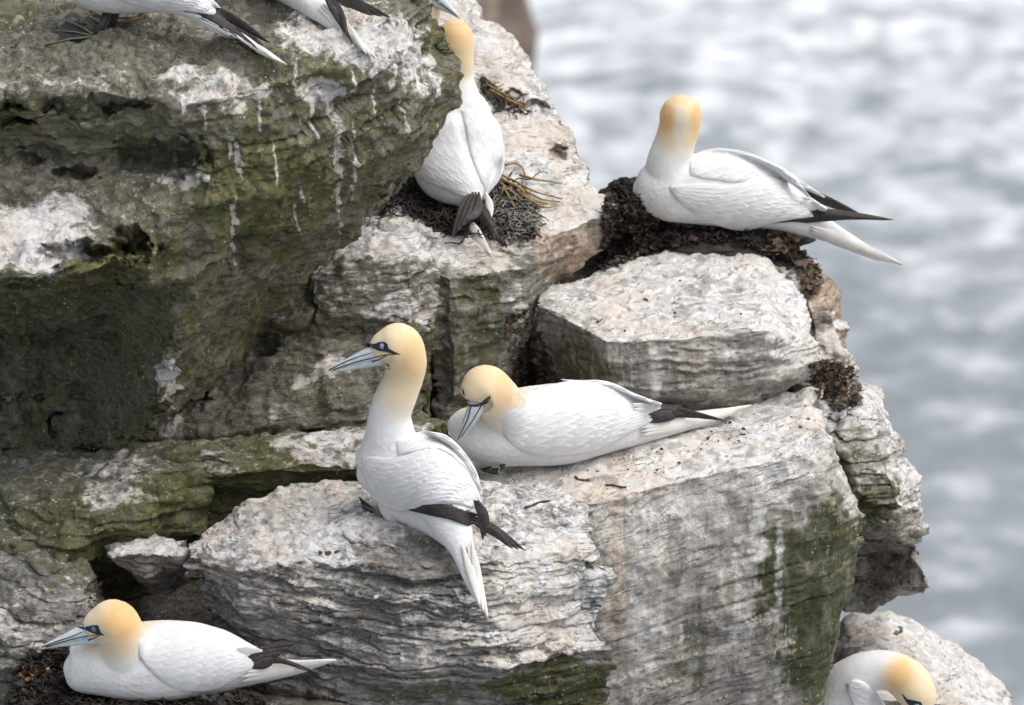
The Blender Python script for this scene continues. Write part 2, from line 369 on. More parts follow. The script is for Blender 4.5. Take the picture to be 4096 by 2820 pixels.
# backing of the whole cliff, deep behind the blocks
rock('cliff', [[(-120, 60, 2.3), (150, 60, 2.3), (400, 90, 2.4), (500, 130, 2.4)],
               [(-120, 300, 1.7), (150, 300, 1.6), (430, 300, 1.7), (600, 300, 1.9)],
               [(-120, 500, 1.2), (150, 480, 1.15), (430, 480, 1.25), (790, 430, 1.6)],
               [(-120, 640, .8), (150, 640, .8), (430, 640, .9), (800, 620, 1.2)],
               [(-120, 900, .6), (150, 900, .6), (430, 900, .7), (800, 900, .9)]],
     M_DARK, (300, 500, 3.6), kind='structure', voxel=0.02, seed=3, dark=0.1)

# far headland across the water, standing in the sea
def far_headland():
    H = []; y0 = 62.0
    for k, z in enumerate(np.linspace(SEA_Z - 1.5, 2.0, 26)):
        row = []
        for j in range(18):
            a = 2 * math.pi * j / 18
            rr = 5.2 * (1 + 0.13 * math.sin(3 * a + k * 0.4) + 0.09 * math.sin(7 * a + 1.3 * k)) * (1.12 - 0.01 * k)
            row.append((rr * math.cos(a), y0 + rr * math.sin(a), z))
        H.append(row)
    V = np.array([p for r in H for p in r]); V = V + 0.5 * np.stack([fbm(V * 0.5, 3, s) for s in (1, 2, 3)], 1)
    edge = proj(V[np.abs(V[:, 2] - (-20)) < 3])[0].max()
    V[:, 0] += (547 - edge) * KP * (y0 + DIST * cp) * 1.08
    F = [(i * 18 + j, i * 18 + (j + 1) % 18, (i + 1) * 18 + (j + 1) % 18, (i + 1) * 18 + j) for i in range(25) for j in range(18)]
    F.append(tuple(range(25 * 18, 26 * 18)))
    s = NT('brown_headland_rock'); P = s.obj(); nn = s.noise(s.mapv(P, (1, 1, 3)), 1.2, 6)
    m = s.done(s.mix(s.step(nn, 0.35, 0.65), (0.10, 0.075, 0.06), (0.20, 0.155, 0.125)), 0.9, s.bump(nn, 0.6, 0.3))
    tag(mk('sea_stack', V, F, m, smooth=False), 'blurred brown rock stack far out in the sea at the top', 'rock')
far_headland()

A = rock('overhanging_rock', [
    [(-60, -75, 1.3), (60, -75, 1.3), (140, -75, 1.3), (230, -72, 1.3), (320, -65, 1.3), (400, -52, 1.3), (428, -40, 1.25)],
    [(-60, 32, .55), (60, 36, .53), (140, 40, .52), (215, 42, .50), (290, 42, .47), (366, 32, .58), (436, 0, .80)],
    [(-60, 92, .33), (60, 96, .31), (140, 100, .29), (215, 96, .30), (290, 82, .36), (376, 60, .50), (446, 30, .77)],
    [(-60, 150, .40), (60, 154, .40), (140, 158, .38), (215, 152, .30), (300, 125, .36), (398, 98, .52), (450, 66, .75)],
    [(-60, 205, .28), (60, 210, .26), (140, 205, .27), (205, 205, .26), (300, 180, .38), (398, 150, .55), (457, 104, .74)],
    [(-60, 276, -.02), (50, 274, .0), (110, 262, .12), (165, 248, .24), (270, 235, .45), (383, 190, .66), (442, 128, .79)],
    [(-60, 288, .85), (50, 290, .85), (118, 284, .75), (178, 292, .40), (245, 290, .58), (335, 243, .76), (402, 178, .90)],
    [(-60, 345, 1.30), (50, 345, 1.30), (118, 345, 1.10), (172, 345, .50), (215, 330, .68), (296, 268, .92), (380, 206, 1.0)],
    [(-60, 420, 1.20), (50, 420, 1.18), (108, 410, 1.00), (160, 400, .56), (186, 378, .68), (240, 328, .88), (330, 262, 1.05)],
    [(-60, 480, .95), (50, 470, .95), (100, 455, .88), (145, 445, .66), (176, 422, .75), (205, 392, .9), (262, 345, 1.05)]],
    M_OVER, (200, 150, 2.1), 'huge dark green overhanging rock filling the upper left', voxel=0.0055, seed=5, tilt=(0.02, 0.52),
    big=0.050, lay=0.042, th=0.075, lay2=0.014, th2=.022, rough=0.038, fine=0.010, smooth=1, guano=0.17, up=0.10, moss=0.50, top=0.022,
    carve=[(160, 154, 50, 17, .10), (75, 110, 40, 9, .07), (15, 108, 22, 8, .08), (20, 126, 28, 8, .07), (95, 258, 42, 20, .15), (130, 244, 26, 16, .12),
           (125, 106, 26, 7, .07), (70, 170, 24, 8, .08), (30, 160, 20, 6, .06)],
    zones=[('o', 8, 12, 26, 24, .35), ('m', 8, 12, 30, 26, .3), ('g', 30, 235, 58, 40, .62), ('g', 205, 84, 50, 24, .36), ('g', 345, 30, 55, 28, .55), ('g', 185, 182, 22, 10, .5), ('g', 330, 100, 22, 14, .38), ('g', 337, 150, 6, 55, .42), ('g', 240, 160, 4, 26, .5),
           ('g', 236, 230, 3, 30, .6), ('g', 262, 118, 2.0, 24, .44), ('g', 297, 75, 2.0, 21, .44), ('g', 350, 85, 2.0, 24, .44), ('g', 318, 128, 2.0, 18, .44), ('g', 378, 105, 2.0, 30, .44), ('g', 392, 78, 2.0, 21, .44), ('g', 300, 205, 2.0, 36, .44), ('g', 276, 170, 2.0, 21, .44), ('g', 352, 170, 2.0, 45, .44), ('g', 402, 120, 2.0, 30, .44), ('g', 420, 60, 2.0, 33, .44), ('g', 436, 85, 2.0, 36, .44), ('g', 232, 140, 2.0, 18, .44), ('g', 205, 118, 2.0, 15, .44), ('g', 182, 100, 2.0, 18, .44), ('g', 340, 215, 2.0, 21, .44), ('g', 325, 95, 30, 12, .30), ('g', 372, 60, 26, 16, .30), ('g', 255, 95, 26, 8, .42), ('g', 410, 40, 22, 30, .35), ('g', 420, 80, 16, 40, .22), ('g', 165, 382, 14, 18, .9), ('g', 60, 95, 80, 20, .2),
           ('m', 260, 190, 70, 60, .30), ('m', 120, 262, 60, 22, .45), ('m', 425, 40, 30, 25, .30), ('m', 320, 70, 60, 30, .18), ('m', 80, 40, 90, 25, -.15), ('m', 30, 230, 50, 40, -.1), ('o', 255, 180, 40, 50, .10)])

hump = rock('rock_shelf', [
    [(330, 236, 1.42), (375, 214, 1.40), (412, 217, 1.40), (470, 236, 1.50)],
    [(318, 256, 1.16), (372, 230, 1.14), (412, 232, 1.14), (470, 256, 1.26)],
    [(312, 280, 1.04), (368, 262, 1.05), (412, 266, 1.05), (470, 282, 1.14)],
    [(312, 312, .97), (368, 296, .98), (412, 300, .98), (468, 312, 1.08)],
    [(318, 336, .99), (370, 322, .96), (412, 326, .95), (462, 336, 1.06)],
    [(330, 365, 1.05), (375, 352, 1.02), (415, 352, 1.0), (460, 358, 1.1)]],
    M_GREEN, (385, 300, 1.7), 'lumpy grey rock shelf stepping down below the left nest of seaweed', voxel=0.0055, seed=8, guano=.26, up=.25, moss=.22, big=.035, bigf=8, rough=.03, lay=.02, smooth=1, tilt=(0.1, 0.3),
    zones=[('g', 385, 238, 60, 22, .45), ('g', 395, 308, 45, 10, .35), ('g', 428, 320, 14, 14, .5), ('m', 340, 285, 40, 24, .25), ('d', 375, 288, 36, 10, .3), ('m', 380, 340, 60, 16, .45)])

mossy_wall = rock('rock_wall', [
    [(165, 258, 1.30), (250, 262, 1.25), (330, 280, 1.18), (385, 288, 1.14), (428, 296, 1.12)],
    [(160, 330, 1.10), (250, 322, 1.04), (322, 310, 1.03), (390, 312, .98), (434, 326, .98)],
    [(160, 390, .95), (250, 376, .90), (325, 360, .90), (390, 350, .95), (432, 346, 1.02)],
    [(160, 440, .80), (250, 430, .75), (330, 420, .78), (390, 425, .85), (436, 415, 1.00)],
    [(160, 490, .80), (250, 480, .78), (330, 470, .80), (390, 465, .85), (442, 450, .95)]],
    M_GREEN, (300, 370, 1.9), 'brown green rock wall under the overhang behind the upright bird', voxel=0.006, seed=13, tilt=(-0.05, 0.0),
    guano=0.10, up=.18, moss=.50, rough=.036, fine=.009, lay=.022, smooth=1, bulge=[(290, 300, 32, 30, .10), (345, 395, 26, 18, .03)], carve=[(262, 345, 16, 16, .08), (195, 395, 24, 10, .05)],
    zones=[('g', 395, 305, 45, 10, .45), ('g', 425, 322, 12, 14, .6), ('g', 330, 372, 18, 12, .5), ('g', 300, 382, 12, 7, .4), ('g', 275, 412, 14, 10, .35), ('g', 170, 425, 10, 10, .5),
           ('d', 370, 292, 40, 8, .3), ('o', 380, 292, 40, 10, .2)])

B = rock('rock_slope', [
    [(385, -45, 2.45), (425, -40, 2.45), (452, -22, 2.45), (472, -2, 2.42)],
    [(395, 30, 2.15), (440, 30, 2.15), (480, 26, 2.15), (506, 30, 2.18)],
    [(395, 80, 1.95), (450, 82, 1.93), (505, 80, 1.93), (543, 84, 1.98)],
    [(395, 125, 1.75), (460, 128, 1.72), (520, 128, 1.72), (573, 132, 1.78)],
    [(390, 170, 1.50), (450, 175, 1.50), (530, 175, 1.50), (596, 180, 1.58)],
    [(380, 222, 1.25), (450, 242, 1.18), (545, 240, 1.20), (617, 210, 1.42)],
    [(385, 262, 1.18), (448, 276, 1.05), (532, 266, 1.14), (606, 250, 1.40)],
    [(420, 300, 1.10), (452, 312, .98), (520, 300, 1.12), (566, 284, 1.40)],
    [(430, 360, 1.05), (455, 385, .99), (510, 350, 1.12), (538, 335, 1.45)],
    [(430, 450, 1.05), (455, 450, 1.05), (505, 430, 1.14), (525, 410, 1.45)]],
    M_PALE, (430, 200, 3.0), 'pale sloping rock shelf rising behind the two central birds', voxel=0.006, seed=17, tilt=(0.12, 0.0),
    guano=.34, up=.5, moss=-.05, ochre=.26, big=.028, rough=.022, lay=.014, th=.04, top=.014, carve=[(535, 110, 14, 8, .06), (560, 152, 10, 12, .06), (512, 95, 12, 6, .04)],
    zones=[('g', 560, 265, 50, 35, -.35), ('o', 575, 255, 45, 40, .32), ('o', 575, 140, 35, 35, .30), ('o', 525, 160, 40, 50, .12), ('m', 470, 345, 48, 80, .62), ('g', 470, 350, 44, 80, -.40),
           ('g', 455, 275, 40, 10, -.2), ('m', 480, 278, 40, 22, .40), ('g', 520, 310, 8, 50, .3), ('d', 525, 340, 10, 60, .4), ('m', 450, 262, 20, 12, .3)])

nest_rock = rock('rock_terrace', [
    [(570, 215, 2.1), (640, 195, 2.1), (720, 218, 2.1), (780, 236, 2.1), (800, 250, 2.05)],
    [(560, 262, 1.72), (640, 238, 1.62), (720, 238, 1.64), (780, 242, 1.66), (806, 268, 1.66)],
    [(555, 300, 1.55), (640, 290, 1.55), (720, 290, 1.55), (780, 290, 1.55), (815, 290, 1.58)],
    [(505, 340, 1.50), (640, 350, 1.45), (720, 350, 1.45), (790, 340, 1.45), (830, 310, 1.5)],
    [(490, 440, 1.40), (640, 440, 1.35), (720, 440, 1.35), (800, 410, 1.35), (838, 350, 1.45)]],
    M_DARK, (680, 330, 2.5), 'dark earthy rock terrace under the seaweed nest on the right', voxel=0.009, seed=19, dark=.55, up=.1, guano=-.3)

lumps = rock('rock_outcrop', [
    [(780, 256, 1.75), (804, 262, 1.70), (822, 274, 1.70), (832, 286, 1.74)],
    [(785, 285, 1.45), (805, 285, 1.40), (828, 288, 1.42), (839, 300, 1.58)],
    [(790, 310, 1.40), (810, 312, 1.34), (832, 315, 1.38), (836, 319, 1.52)],
    [(795, 330, 1.40), (815, 330, 1.36), (835, 327, 1.38), (846, 327, 1.52)],
    [(800, 360, 1.30), (820, 358, 1.28), (838, 350, 1.30), (842, 350, 1.47)],
    [(795, 395, 1.28), (825, 395, 1.22), (848, 385, 1.24), (858, 374, 1.40)],
    [(800, 430, 1.2), (830, 430, 1.15), (855, 420, 1.18), (866, 412, 1.35)]],
    M_WARM, (805, 340, 2.2), 'pinkish knobbly rock outcrop at the right edge of the nest', voxel=0.005, seed=23, guano=.28, up=.6, ochre=.2, big=.028, bigf=9, lay=.012,
    zones=[('o', 820, 292, 26, 18, .5), ('g', 822, 285, 26, 16, -.35), ('m', 808, 345, 14, 24, .35), ('g', 835, 335, 14, 12, .3), ('o', 838, 385, 22, 14, .5), ('d', 832, 380, 18, 14, .45)])

D = rock('boulder', [
    [(538, 291, 1.27), (600, 270, 1.44), (662, 246, 1.60), (700, 241, 1.63), (755, 251, 1.60), (790, 266, 1.52)],
    [(536, 297, 1.20), (592, 300, 1.20), (650, 295, 1.25), (710, 290, 1.28), (765, 292, 1.28), (808, 303, 1.32)],
    [(533, 303, 1.17), (566, 319, 1.07), (607, 341, .95), (690, 338, .94), (768, 330, .97), (814, 340, 1.10)],
    [(527, 325, 1.22), (562, 345, 1.12), (607, 365, .94), (690, 362, .93), (775, 358, .96), (823, 364, 1.07)],
    [(530, 350, 1.28), (568, 372, 1.17), (607, 390, .95), (690, 388, .94), (772, 382, .97), (815, 380, 1.07)],
    [(538, 388, 1.32), (578, 402, 1.22), (612, 414, 1.00), (690, 414, 1.00), (748, 412, 1.00), (782, 395, 1.07)],
    [(560, 405, 1.45), (592, 420, 1.38), (620, 425, 1.25), (690, 428, 1.22), (740, 424, 1.22), (778, 408, 1.25)]],
    M_FACE, (680, 330, 1.75), 'big flat topped white boulder behind the resting bird', 'boulder', voxel=0.005, seed=29, tilt=(-0.03, 0.0),
    guano=.40, up=.55, moss=.10, big=.018, bigf=6, lay=.010, th=.035, lay2=.006, th2=.014, top=.007,
    zones=[('g', 700, 370, 120, 34, .22), ('m', 660, 375, 50, 40, .30), ('g', 660, 375, 60, 40, -.10), ('m', 740, 358, 34, 30, .30), ('g', 568, 362, 44, 48, -.7), ('d', 560, 365, 40, 40, .22), ('m', 575, 368, 40, 44, .60), ('g', 655, 380, 5, 40, .35), ('o', 700, 315, 60, 12, .12), ('g', 800, 350, 20, 30, .25), ('m', 792, 285, 10, 18, .3)])  # left face: green algae, plus its shade painted into the colour

Fr = rock('rock_ledge', [
    [(410, 432, 1.05), (500, 415, 1.10), (600, 404, 1.12), (690, 402, 1.10), (760, 396, 1.08), (805, 386, 1.12), (826, 383, 1.18)],
    [(410, 470, .60), (500, 458, .58), (600, 452, .60), (690, 438, .66), (760, 428, .72), (805, 420, .78), (824, 418, .85)],
    [(425, 505, .34), (510, 507, .33), (590, 504, .33), (690, 477, .45), (760, 463, .50), (805, 452, .55), (832, 441, .63)],
    [(425, 540, .36), (510, 540, .33), (595, 540, .32), (690, 520, .43), (770, 505, .46), (825, 485, .50), (846, 476, .59)],
    [(425, 590, .36), (510, 590, .33), (600, 590, .31), (690, 575, .40), (775, 560, .42), (840, 525, .44), (871, 515, .53)],
    [(425, 640, .36), (510, 640, .34), (600, 640, .33), (690, 630, .40), (770, 615, .42), (830, 590, .45), (858, 574, .55)],
    [(425, 690, .36), (510, 690, .36), (600, 690, .34), (690, 680, .42), (770, 665, .45), (820, 645, .48), (844, 622, .57)],
    [(425, 740, .38), (510, 740, .38), (600, 740, .36), (690, 735, .45), (770, 725, .50), (808, 700, .53), (826, 685, .62)],
    [(425, 800, .4), (510, 800, .4), (600, 800, .4), (690, 800, .48), (760, 790, .53), (800, 770, .58), (818, 745, .66)]],
    M_FACE, (600, 600, 1.6), 'tall streaked rock face with a flat ledge under the resting bird', voxel=0.006, seed=31, tilt=(-0.24, 0.0),
    guano=.48, up=.35, moss=.02, ochre=.14, big=.018, lay=.014, th=.06, lay2=.004, th2=.018, top=.008, rough=.017, fine=.005,
    zones=[('m', 785, 520, 32, 44, .55), ('m', 842, 555, 34, 70, .80), ('m', 768, 590, 24, 50, .50), ('m', 812, 650, 40, 60, .75), ('m', 800, 580, 30, 60, .5), ('g', 815, 585, 62, 130, -.38), ('m', 840, 500, 20, 16, .4), ('o', 655, 600, 6, 100, .3), ('o', 725, 570, 8, 80, .25), ('m', 695, 645, 14, 60, .55), ('g', 695, 645, 14, 60, -.32), ('m', 668, 670, 8, 40, .4), ('g', 800, 495, 36, 40, .2), ('g', 780, 625, 16, 26, .45), ('g', 760, 530, 8, 50, .35), ('g', 780, 560, 4, 60, .4), ('g', 740, 610, 20, 60, .2),
           ('o', 612, 600, 16, 120, .45), ('o', 610, 482, 90, 22, .45), ('m', 625, 485, 55, 16, .12), ('g', 650, 590, 30, 90, .18), ('g', 690, 430, 110, 25, .15), ('m', 815, 660, 30, 60, .3), ('o', 720, 420, 60, 12, .2)])

Gb = rock('rock_buttress', [
    [(795, 392, 1.40), (830, 388, 1.32), (852, 380, 1.30), (868, 388, 1.35)],
    [(805, 420, 1.15), (838, 418, 1.05), (868, 412, 1.05), (887, 421, 1.15)],
    [(815, 445, .98), (845, 448, .90), (880, 448, .92), (902, 456, 1.03)],
    [(825, 470, .92), (855, 475, .84), (890, 478, .84), (920, 481, .98)],
    [(835, 500, .90), (865, 505, .80), (900, 505, .80), (925, 512, .92)],
    [(845, 528, .95), (870, 532, .86), (895, 534, .85), (922, 538, .94)],
    [(845, 555, 1.22), (870, 556, 1.20), (892, 556, 1.08), (917, 550, .98)],
    [(845, 590, 1.22), (872, 592, 1.18), (900, 588, 1.0), (930, 589, .94)],
    [(845, 612, 1.15), (868, 612, 1.15), (888, 604, 1.12), (926, 594, 1.03)]],
    M_FACE, (830, 500, 2.2), 'ragged mossy buttress with a dark undercut at the right edge of the cliff', voxel=0.005, seed=37, tilt=(0.05, 0),
    guano=.30, up=.6, moss=.24, big=.024, bigf=7, lay=.038, th=.032, lay2=.014, th2=.013,
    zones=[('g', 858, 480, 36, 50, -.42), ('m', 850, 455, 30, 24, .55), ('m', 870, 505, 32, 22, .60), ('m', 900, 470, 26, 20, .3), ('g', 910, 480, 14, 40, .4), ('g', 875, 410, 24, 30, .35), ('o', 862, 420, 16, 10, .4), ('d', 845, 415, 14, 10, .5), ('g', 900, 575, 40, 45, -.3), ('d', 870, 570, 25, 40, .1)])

Hb = rock('boulder', [
    [(815, 645, 1.35), (850, 616, 1.40), (885, 611, 1.45), (918, 623, 1.45), (960, 646, 1.40), (995, 676, 1.30), (1010, 695, 1.25)],
    [(815, 680, 1.05), (850, 655, 1.05), (890, 650, 1.05), (930, 660, 1.05), (965, 680, 1.05), (1000, 702, 1.05), (1018, 712, 1.05)],
    [(815, 710, .95), (855, 700, .92), (890, 700, .90), (930, 702, .90), (970, 708, .90), (1005, 718, .92), (1026, 722, .98)],
    [(815, 790, .95), (855, 790, .93), (890, 790, .92), (930, 790, .92), (970, 790, .92), (1005, 790, .95), (1030, 790, 1.0)]],
    M_PALE, (920, 720, 1.7), 'rounded white boulder at the lower right beyond the curled bird', 'boulder', voxel=0.006, seed=41, tilt=(0.15, 0),
    guano=.35, up=.8, big=.015, lay=.010, lay2=.005, top=.006,
    zones=[('m', 870, 638, 26, 9, .34), ('g', 870, 638, 26, 9, -.25), ('m', 905, 632, 22, 10, .30), ('g', 840, 655, 22, 14, -.7), ('o', 905, 642, 22, 8, .3), ('g', 960, 697, 50, 6, -.3), ('d', 898, 630, 5, 4, .6)])

Sl = rock('rock_slab', [
    [(196, 532, .27), (243, 508, .30), (300, 488, .33), (400, 478, .35), (500, 481, .35), (584, 506, .29)],
    [(186, 546, .13), (240, 535, .10), (300, 520, .12), (400, 510, .10), (500, 515, .10), (598, 526, .16)],
    [(182, 558, .05), (235, 570, -.05), (300, 565, -.08), (400, 560, -.10), (500, 558, -.07), (596, 547, .08)],
    [(195, 587, .05), (240, 605, -.08), (300, 605, -.13), (400, 605, -.17), (500, 600, -.14), (608, 578, .06)],
    [(215, 617, .06), (250, 640, -.08), (310, 640, -.15), (400, 640, -.20), (500, 638, -.18), (600, 625, .03)],
    [(235, 652, .05), (265, 668, -.10), (320, 668, -.18), (400, 672, -.23), (500, 666, -.20), (613, 650, .00)],
    [(250, 690, .02), (275, 695, -.10), (320, 697, -.16), (400, 700, -.16), (500, 698, -.13), (612, 672, .04)],
    [(260, 780, .05), (285, 780, -.08), (330, 780, -.12), (400, 780, -.12), (500, 780, -.10), (595, 740, .08)]],
    M_SLATE, (400, 640, .95), 'flaky grey white slate slab under the upright bird', voxel=0.0042, smooth=1, seed=43, tilt=(0.07, 0.05),
    guano=.28, up=.34, moss=.10, big=.022, bigf=5, lay=.034, th=.038, lay2=.020, th2=.014, top=.022,
    zones=[('m', 560, 690, 70, 26, .75), ('g', 560, 690, 70, 26, -.5), ('g', 560, 590, 60, 60, .42), ('g', 330, 540, 80, 30, .15), ('g', 400, 560, 60, 30, -.25), ('m', 430, 690, 60, 18, .35), ('o', 300, 690, 60, 25, .30), ('g', 470, 640, 90, 25, .22), ('g', 210, 590, 26, 40, -.2)])

Jb = rock('rock_ridge', [
    [(135, 450, .90), (190, 440, .85), (250, 430, .85), (330, 423, .85), (400, 417, .85), (455, 420, .85)],
    [(130, 462, .60), (190, 452, .56), (250, 447, .55), (330, 444, .55), (400, 444, .55), (454, 433, .62)],
    [(140, 490, .52), (190, 480, .49), (250, 472, .48), (330, 470, .48), (400, 468, .50), (452, 456, .58)],
    [(140, 520, .52), (190, 505, .54), (250, 498, .56), (330, 492, .56), (400, 490, .58), (450, 480, .62)],
    [(140, 580, .52), (190, 570, .52), (250, 560, .54), (330, 540, .54), (400, 530, .58), (450, 515, .62)]],
    M_GREEN, (300, 480, 1.2), 'low moss and guano covered rock ridge behind the slate slab', voxel=0.0055, seed=47, tilt=(-0.06, 0),
    guano=.06, up=.34, moss=.85, big=.028, rough=.03, lay=.026, th=.04,
    zones=[('g', 300, 505, 150, 22, -.45), ('m', 300, 508, 150, 22, .4), ('g', 330, 445, 60, 16, .35), ('g', 400, 435, 40, 18, .25), ('g', 215, 470, 30, 20, .2)])

Jc = rock('rock', [
    [(-50, 452, .84), (60, 452, .78), (120, 440, .78), (160, 438, .76), (215, 442, .80)],
    [(-50, 490, .52), (62, 488, .42), (110, 474, .44), (160, 470, .44), (212, 470, .52)],
    [(-50, 525, .40), (64, 512, .33), (105, 505, .33), (160, 500, .36), (208, 500, .50)],
    [(-40, 550, .32), (58, 530, .27), (100, 530, .28), (150, 526, .33), (205, 530, .50)],
    [(-40, 600, .24), (62, 562, .24), (105, 556, .33), (150, 550, .40), (205, 560, .52)],
    [(-40, 650, .5), (60, 640, .5), (110, 630, .5), (165, 620, .5), (210, 610, .58)]],
    M_GREEN, (120, 530, 1.1), 'grey green lichen spotted rock left of the mossy ridge', voxel=0.0055, seed=53, guano=.05, up=.32, moss=.68, rough=.034, big=.05, bigf=6, lay=.034, th=.05,
    zones=[('g', 60, 520, 30, 30, -.2), ('g', 110, 480, 40, 30, .22), ('m', 155, 490, 30, 20, .3)])

Jd = rock('rock', [
    [(100, 545, .36), (140, 530, .38), (190, 540, .36)],
    [(112, 557, .14), (142, 552, .10), (188, 556, .13)],
    [(124, 566, .16), (148, 574, .11), (186, 566, .15)],
    [(150, 585, .30), (165, 588, .28), (184, 580, .30)]],
    M_PALE, (145, 575, .6), 'small pointed pale rock jutting over the dark hollow', voxel=0.005, seed=59, guano=.22, up=.6, moss=.2, big=.03, bigf=10, rough=.03, lay=.02, th=.03)

Lb = rock('rock', [
    [(-70, 430, .85), (0, 440, .80), (40, 470, .65), (60, 500, .55), (72, 545, .45)],
    [(-70, 500, .50), (0, 510, .45), (40, 530, .40), (65, 555, .30), (92, 562, .26)],
    [(-70, 570, .25), (0, 568, .22), (40, 562, .20), (75, 577, .15), (108, 602, .11)],
    [(-70, 610, .10), (0, 605, .08), (45, 602, .05), (80, 612, .02), (118, 630, .05)],
    [(-70, 660, -.02), (0, 655, -.05), (45, 655, -.08), (80, 665, -.05), (118, 672, .00)],
    [(-70, 780, -.10), (0, 780, -.12), (45, 780, -.15), (80, 780, -.12), (118, 780, -.05)]],
    M_SLATE, (20, 640, .9), 'rough grey brown rock at the lower left behind the bird on the black nest', voxel=0.0055, seed=61, guano=.08, up=.28, moss=.46, rough=.034, ochre=.05, big=.03, lay=.028, th=.045,
    zones=[('m', 60, 570, 50, 20, .3), ('g', 20, 480, 60, 40, -.2), ('g', 15, 630, 40, 30, .15), ('m', 60, 540, 50, 18, .3)])

Mb = rock('rock_hollow', [
    [(60, 545, .75), (150, 540, .70), (220, 560, .60), (300, 600, .5)],
    [(60, 620, .45), (150, 610, .45), (220, 620, .45), (300, 650, .4)],
    [(60, 690, .10), (150, 680, .12), (220, 680, .15), (300, 690, .2)],
    [(60, 715, -.30), (150, 710, -.32), (250, 706, -.30), (360, 704, -.28)],
    [(60, 800, -.35), (150, 800, -.35), (250, 800, -.35), (360, 800, -.3)]],
    M_DARK, (180, 700, 1.1), 'dark hollow of crumbling earth and rock between slab and lower left rock', voxel=0.007, seed=67, dark=.40, guano=-.2, up=.1, ochre=.15)

# ------------------------------------------------------------------ seaweed nests, crumbs and pebbles
DG = bpy.context.evaluated_depsgraph_get()
def tube(pts, rad, seg=8):
    P = np.array(pts, float); T = norm(np.gradient(P, axis=0)); V = []; F = []; ref = np.array([0.3, 0.2, 0.93]); n = len(P)
    for i in range(n):
        a = np.cross(T[i], ref); a /= np.linalg.norm(a) + 1e-9; b = np.cross(T[i], a)
        for k in range(seg):
            an = 2 * math.pi * k / seg; V.append(P[i] + (a * math.cos(an) + b * math.sin(an)) * rad[i])
    for i in range(n - 1):
        for k in range(seg): F.append((i * seg + k, i * seg + (k + 1) % seg, (i + 1) * seg + (k + 1) % seg, (i + 1) * seg + k))
    F.append(tuple(range(seg))[::-1]); F.append(tuple(range((n - 1) * seg, n * seg)))
    return V, F
def crom(pts, n):
    P = np.asarray(pts, float); m = len(P); out = []
    E = np.vstack([2 * P[0] - P[1], P, 2 * P[-1] - P[-2]])
    for x in np.linspace(0, m - 1, n):
        i = min(int(x), m - 2); t = x - i; a, b, c, d = E[i], E[i + 1], E[i + 2], E[i + 3]
        out.append(0.5 * ((2 * b) + (-a + c) * t + (2 * a - 5 * b + 4 * c - d) * t * t + (-a + 3 * b - 3 * c + d) * t ** 3))
    return np.array(out)
def ground(u, v):
    d = Vector(rdir(u, v)).normalized(); h = SC.ray_cast(DG, Vector(CAM), d)
    if not h[0] or h[4].name.startswith('sea'): return None, None
    return np.array(h[1]), np.array(h[2])
def inside(u, v, poly):
    c = False; n = len(poly)
    for i in range(n):
        (x1, y1), (x2, y2) = poly[i], poly[(i + 1) % n]
        if (y1 > v) != (y2 > v) and u < (x2 - x1) * (v - y1) / (y2 - y1) + x1: c = not c
    return c
def pick(poly):
    P = np.array(poly); lo = P.min(0); hi = P.max(0)
    while True:
        u, v = random.uniform(lo[0], hi[0]), random.uniform(lo[1], hi[1])
        if inside(u, v, poly): return u, v
def strands(poly, n, length, rad, lift, curl=0.5, seg=4):
    V = []; F = []
    for k in range(n):
        u, v = pick(poly); a = random.uniform(0, 2 * math.pi); st = random.uniform(*length) / 9; da = random.gauss(0, curl); h = random.uniform(*lift); pts = []
        for i in range(10):
            g, _ = ground(u, v)
            if g is None or (i > 3 and not inside(u, v, poly) and random.random() < .6): break
            if pts and np.linalg.norm(g - base) > 0.10: break
            base = g; pts.append(g + np.array([0, 0, h + rad * 0.6 + 0.006 * math.sin(i * 1.3 + k)]))
            u += math.cos(a) * st; v += math.sin(a) * st * 0.6; a += da + random.gauss(0, 0.15)
        if len(pts) > 3:
            r = rad * random.uniform(0.6, 1.5); v_, f_ = tube(pts, [r * (1.0 if i < len(pts) - 2 else 0.6) for i in range(len(pts))], seg)
            o = len(V); V += v_; F += [tuple(i + o for i in q) for q in f_]
    return V, F
def flakes(poly, n, size, lift):
    V = []; F = []
    for k in range(n):
        u, v = pick(poly); g, nn = ground(u, v)
        if g is None: continue
        p = g + nn * random.uniform(*lift) * 0.6 + np.array([0, 0, random.uniform(*lift)])
        L = random.uniform(*size); w = L * random.uniform(0.18, 0.42); a = random.uniform(0, 2 * math.pi)
        d = np.array([math.cos(a), math.sin(a), random.gauss(0, 0.25)]); d /= np.linalg.norm(d)
        s = np.cross(d, nn + np.array([random.gauss(0, .5), random.gauss(0, .5), random.gauss(0, .3)])); s /= np.linalg.norm(s) + 1e-9; q = np.cross(s, d); o = len(V); bend = random.uniform(-0.5, 0.6)
        for i in range(5):
            t = i / 4; c = p + d * L * (t - .5) + q * L * bend * (t - .5) ** 2 * 2 + s * w * 0.3 * math.sin(3 * t + k); ww = w * (0.35 + 1.1 * math.sin(math.pi * min(1, t * .9 + .08))) * 0.5
            V.append(c - s * ww); V.append(c + s * ww + q * ww * 0.5)
        for i in range(4): F.append((o + 2 * i, o + 2 * i + 1, o + 2 * i + 3, o + 2 * i + 2))
    return V, F
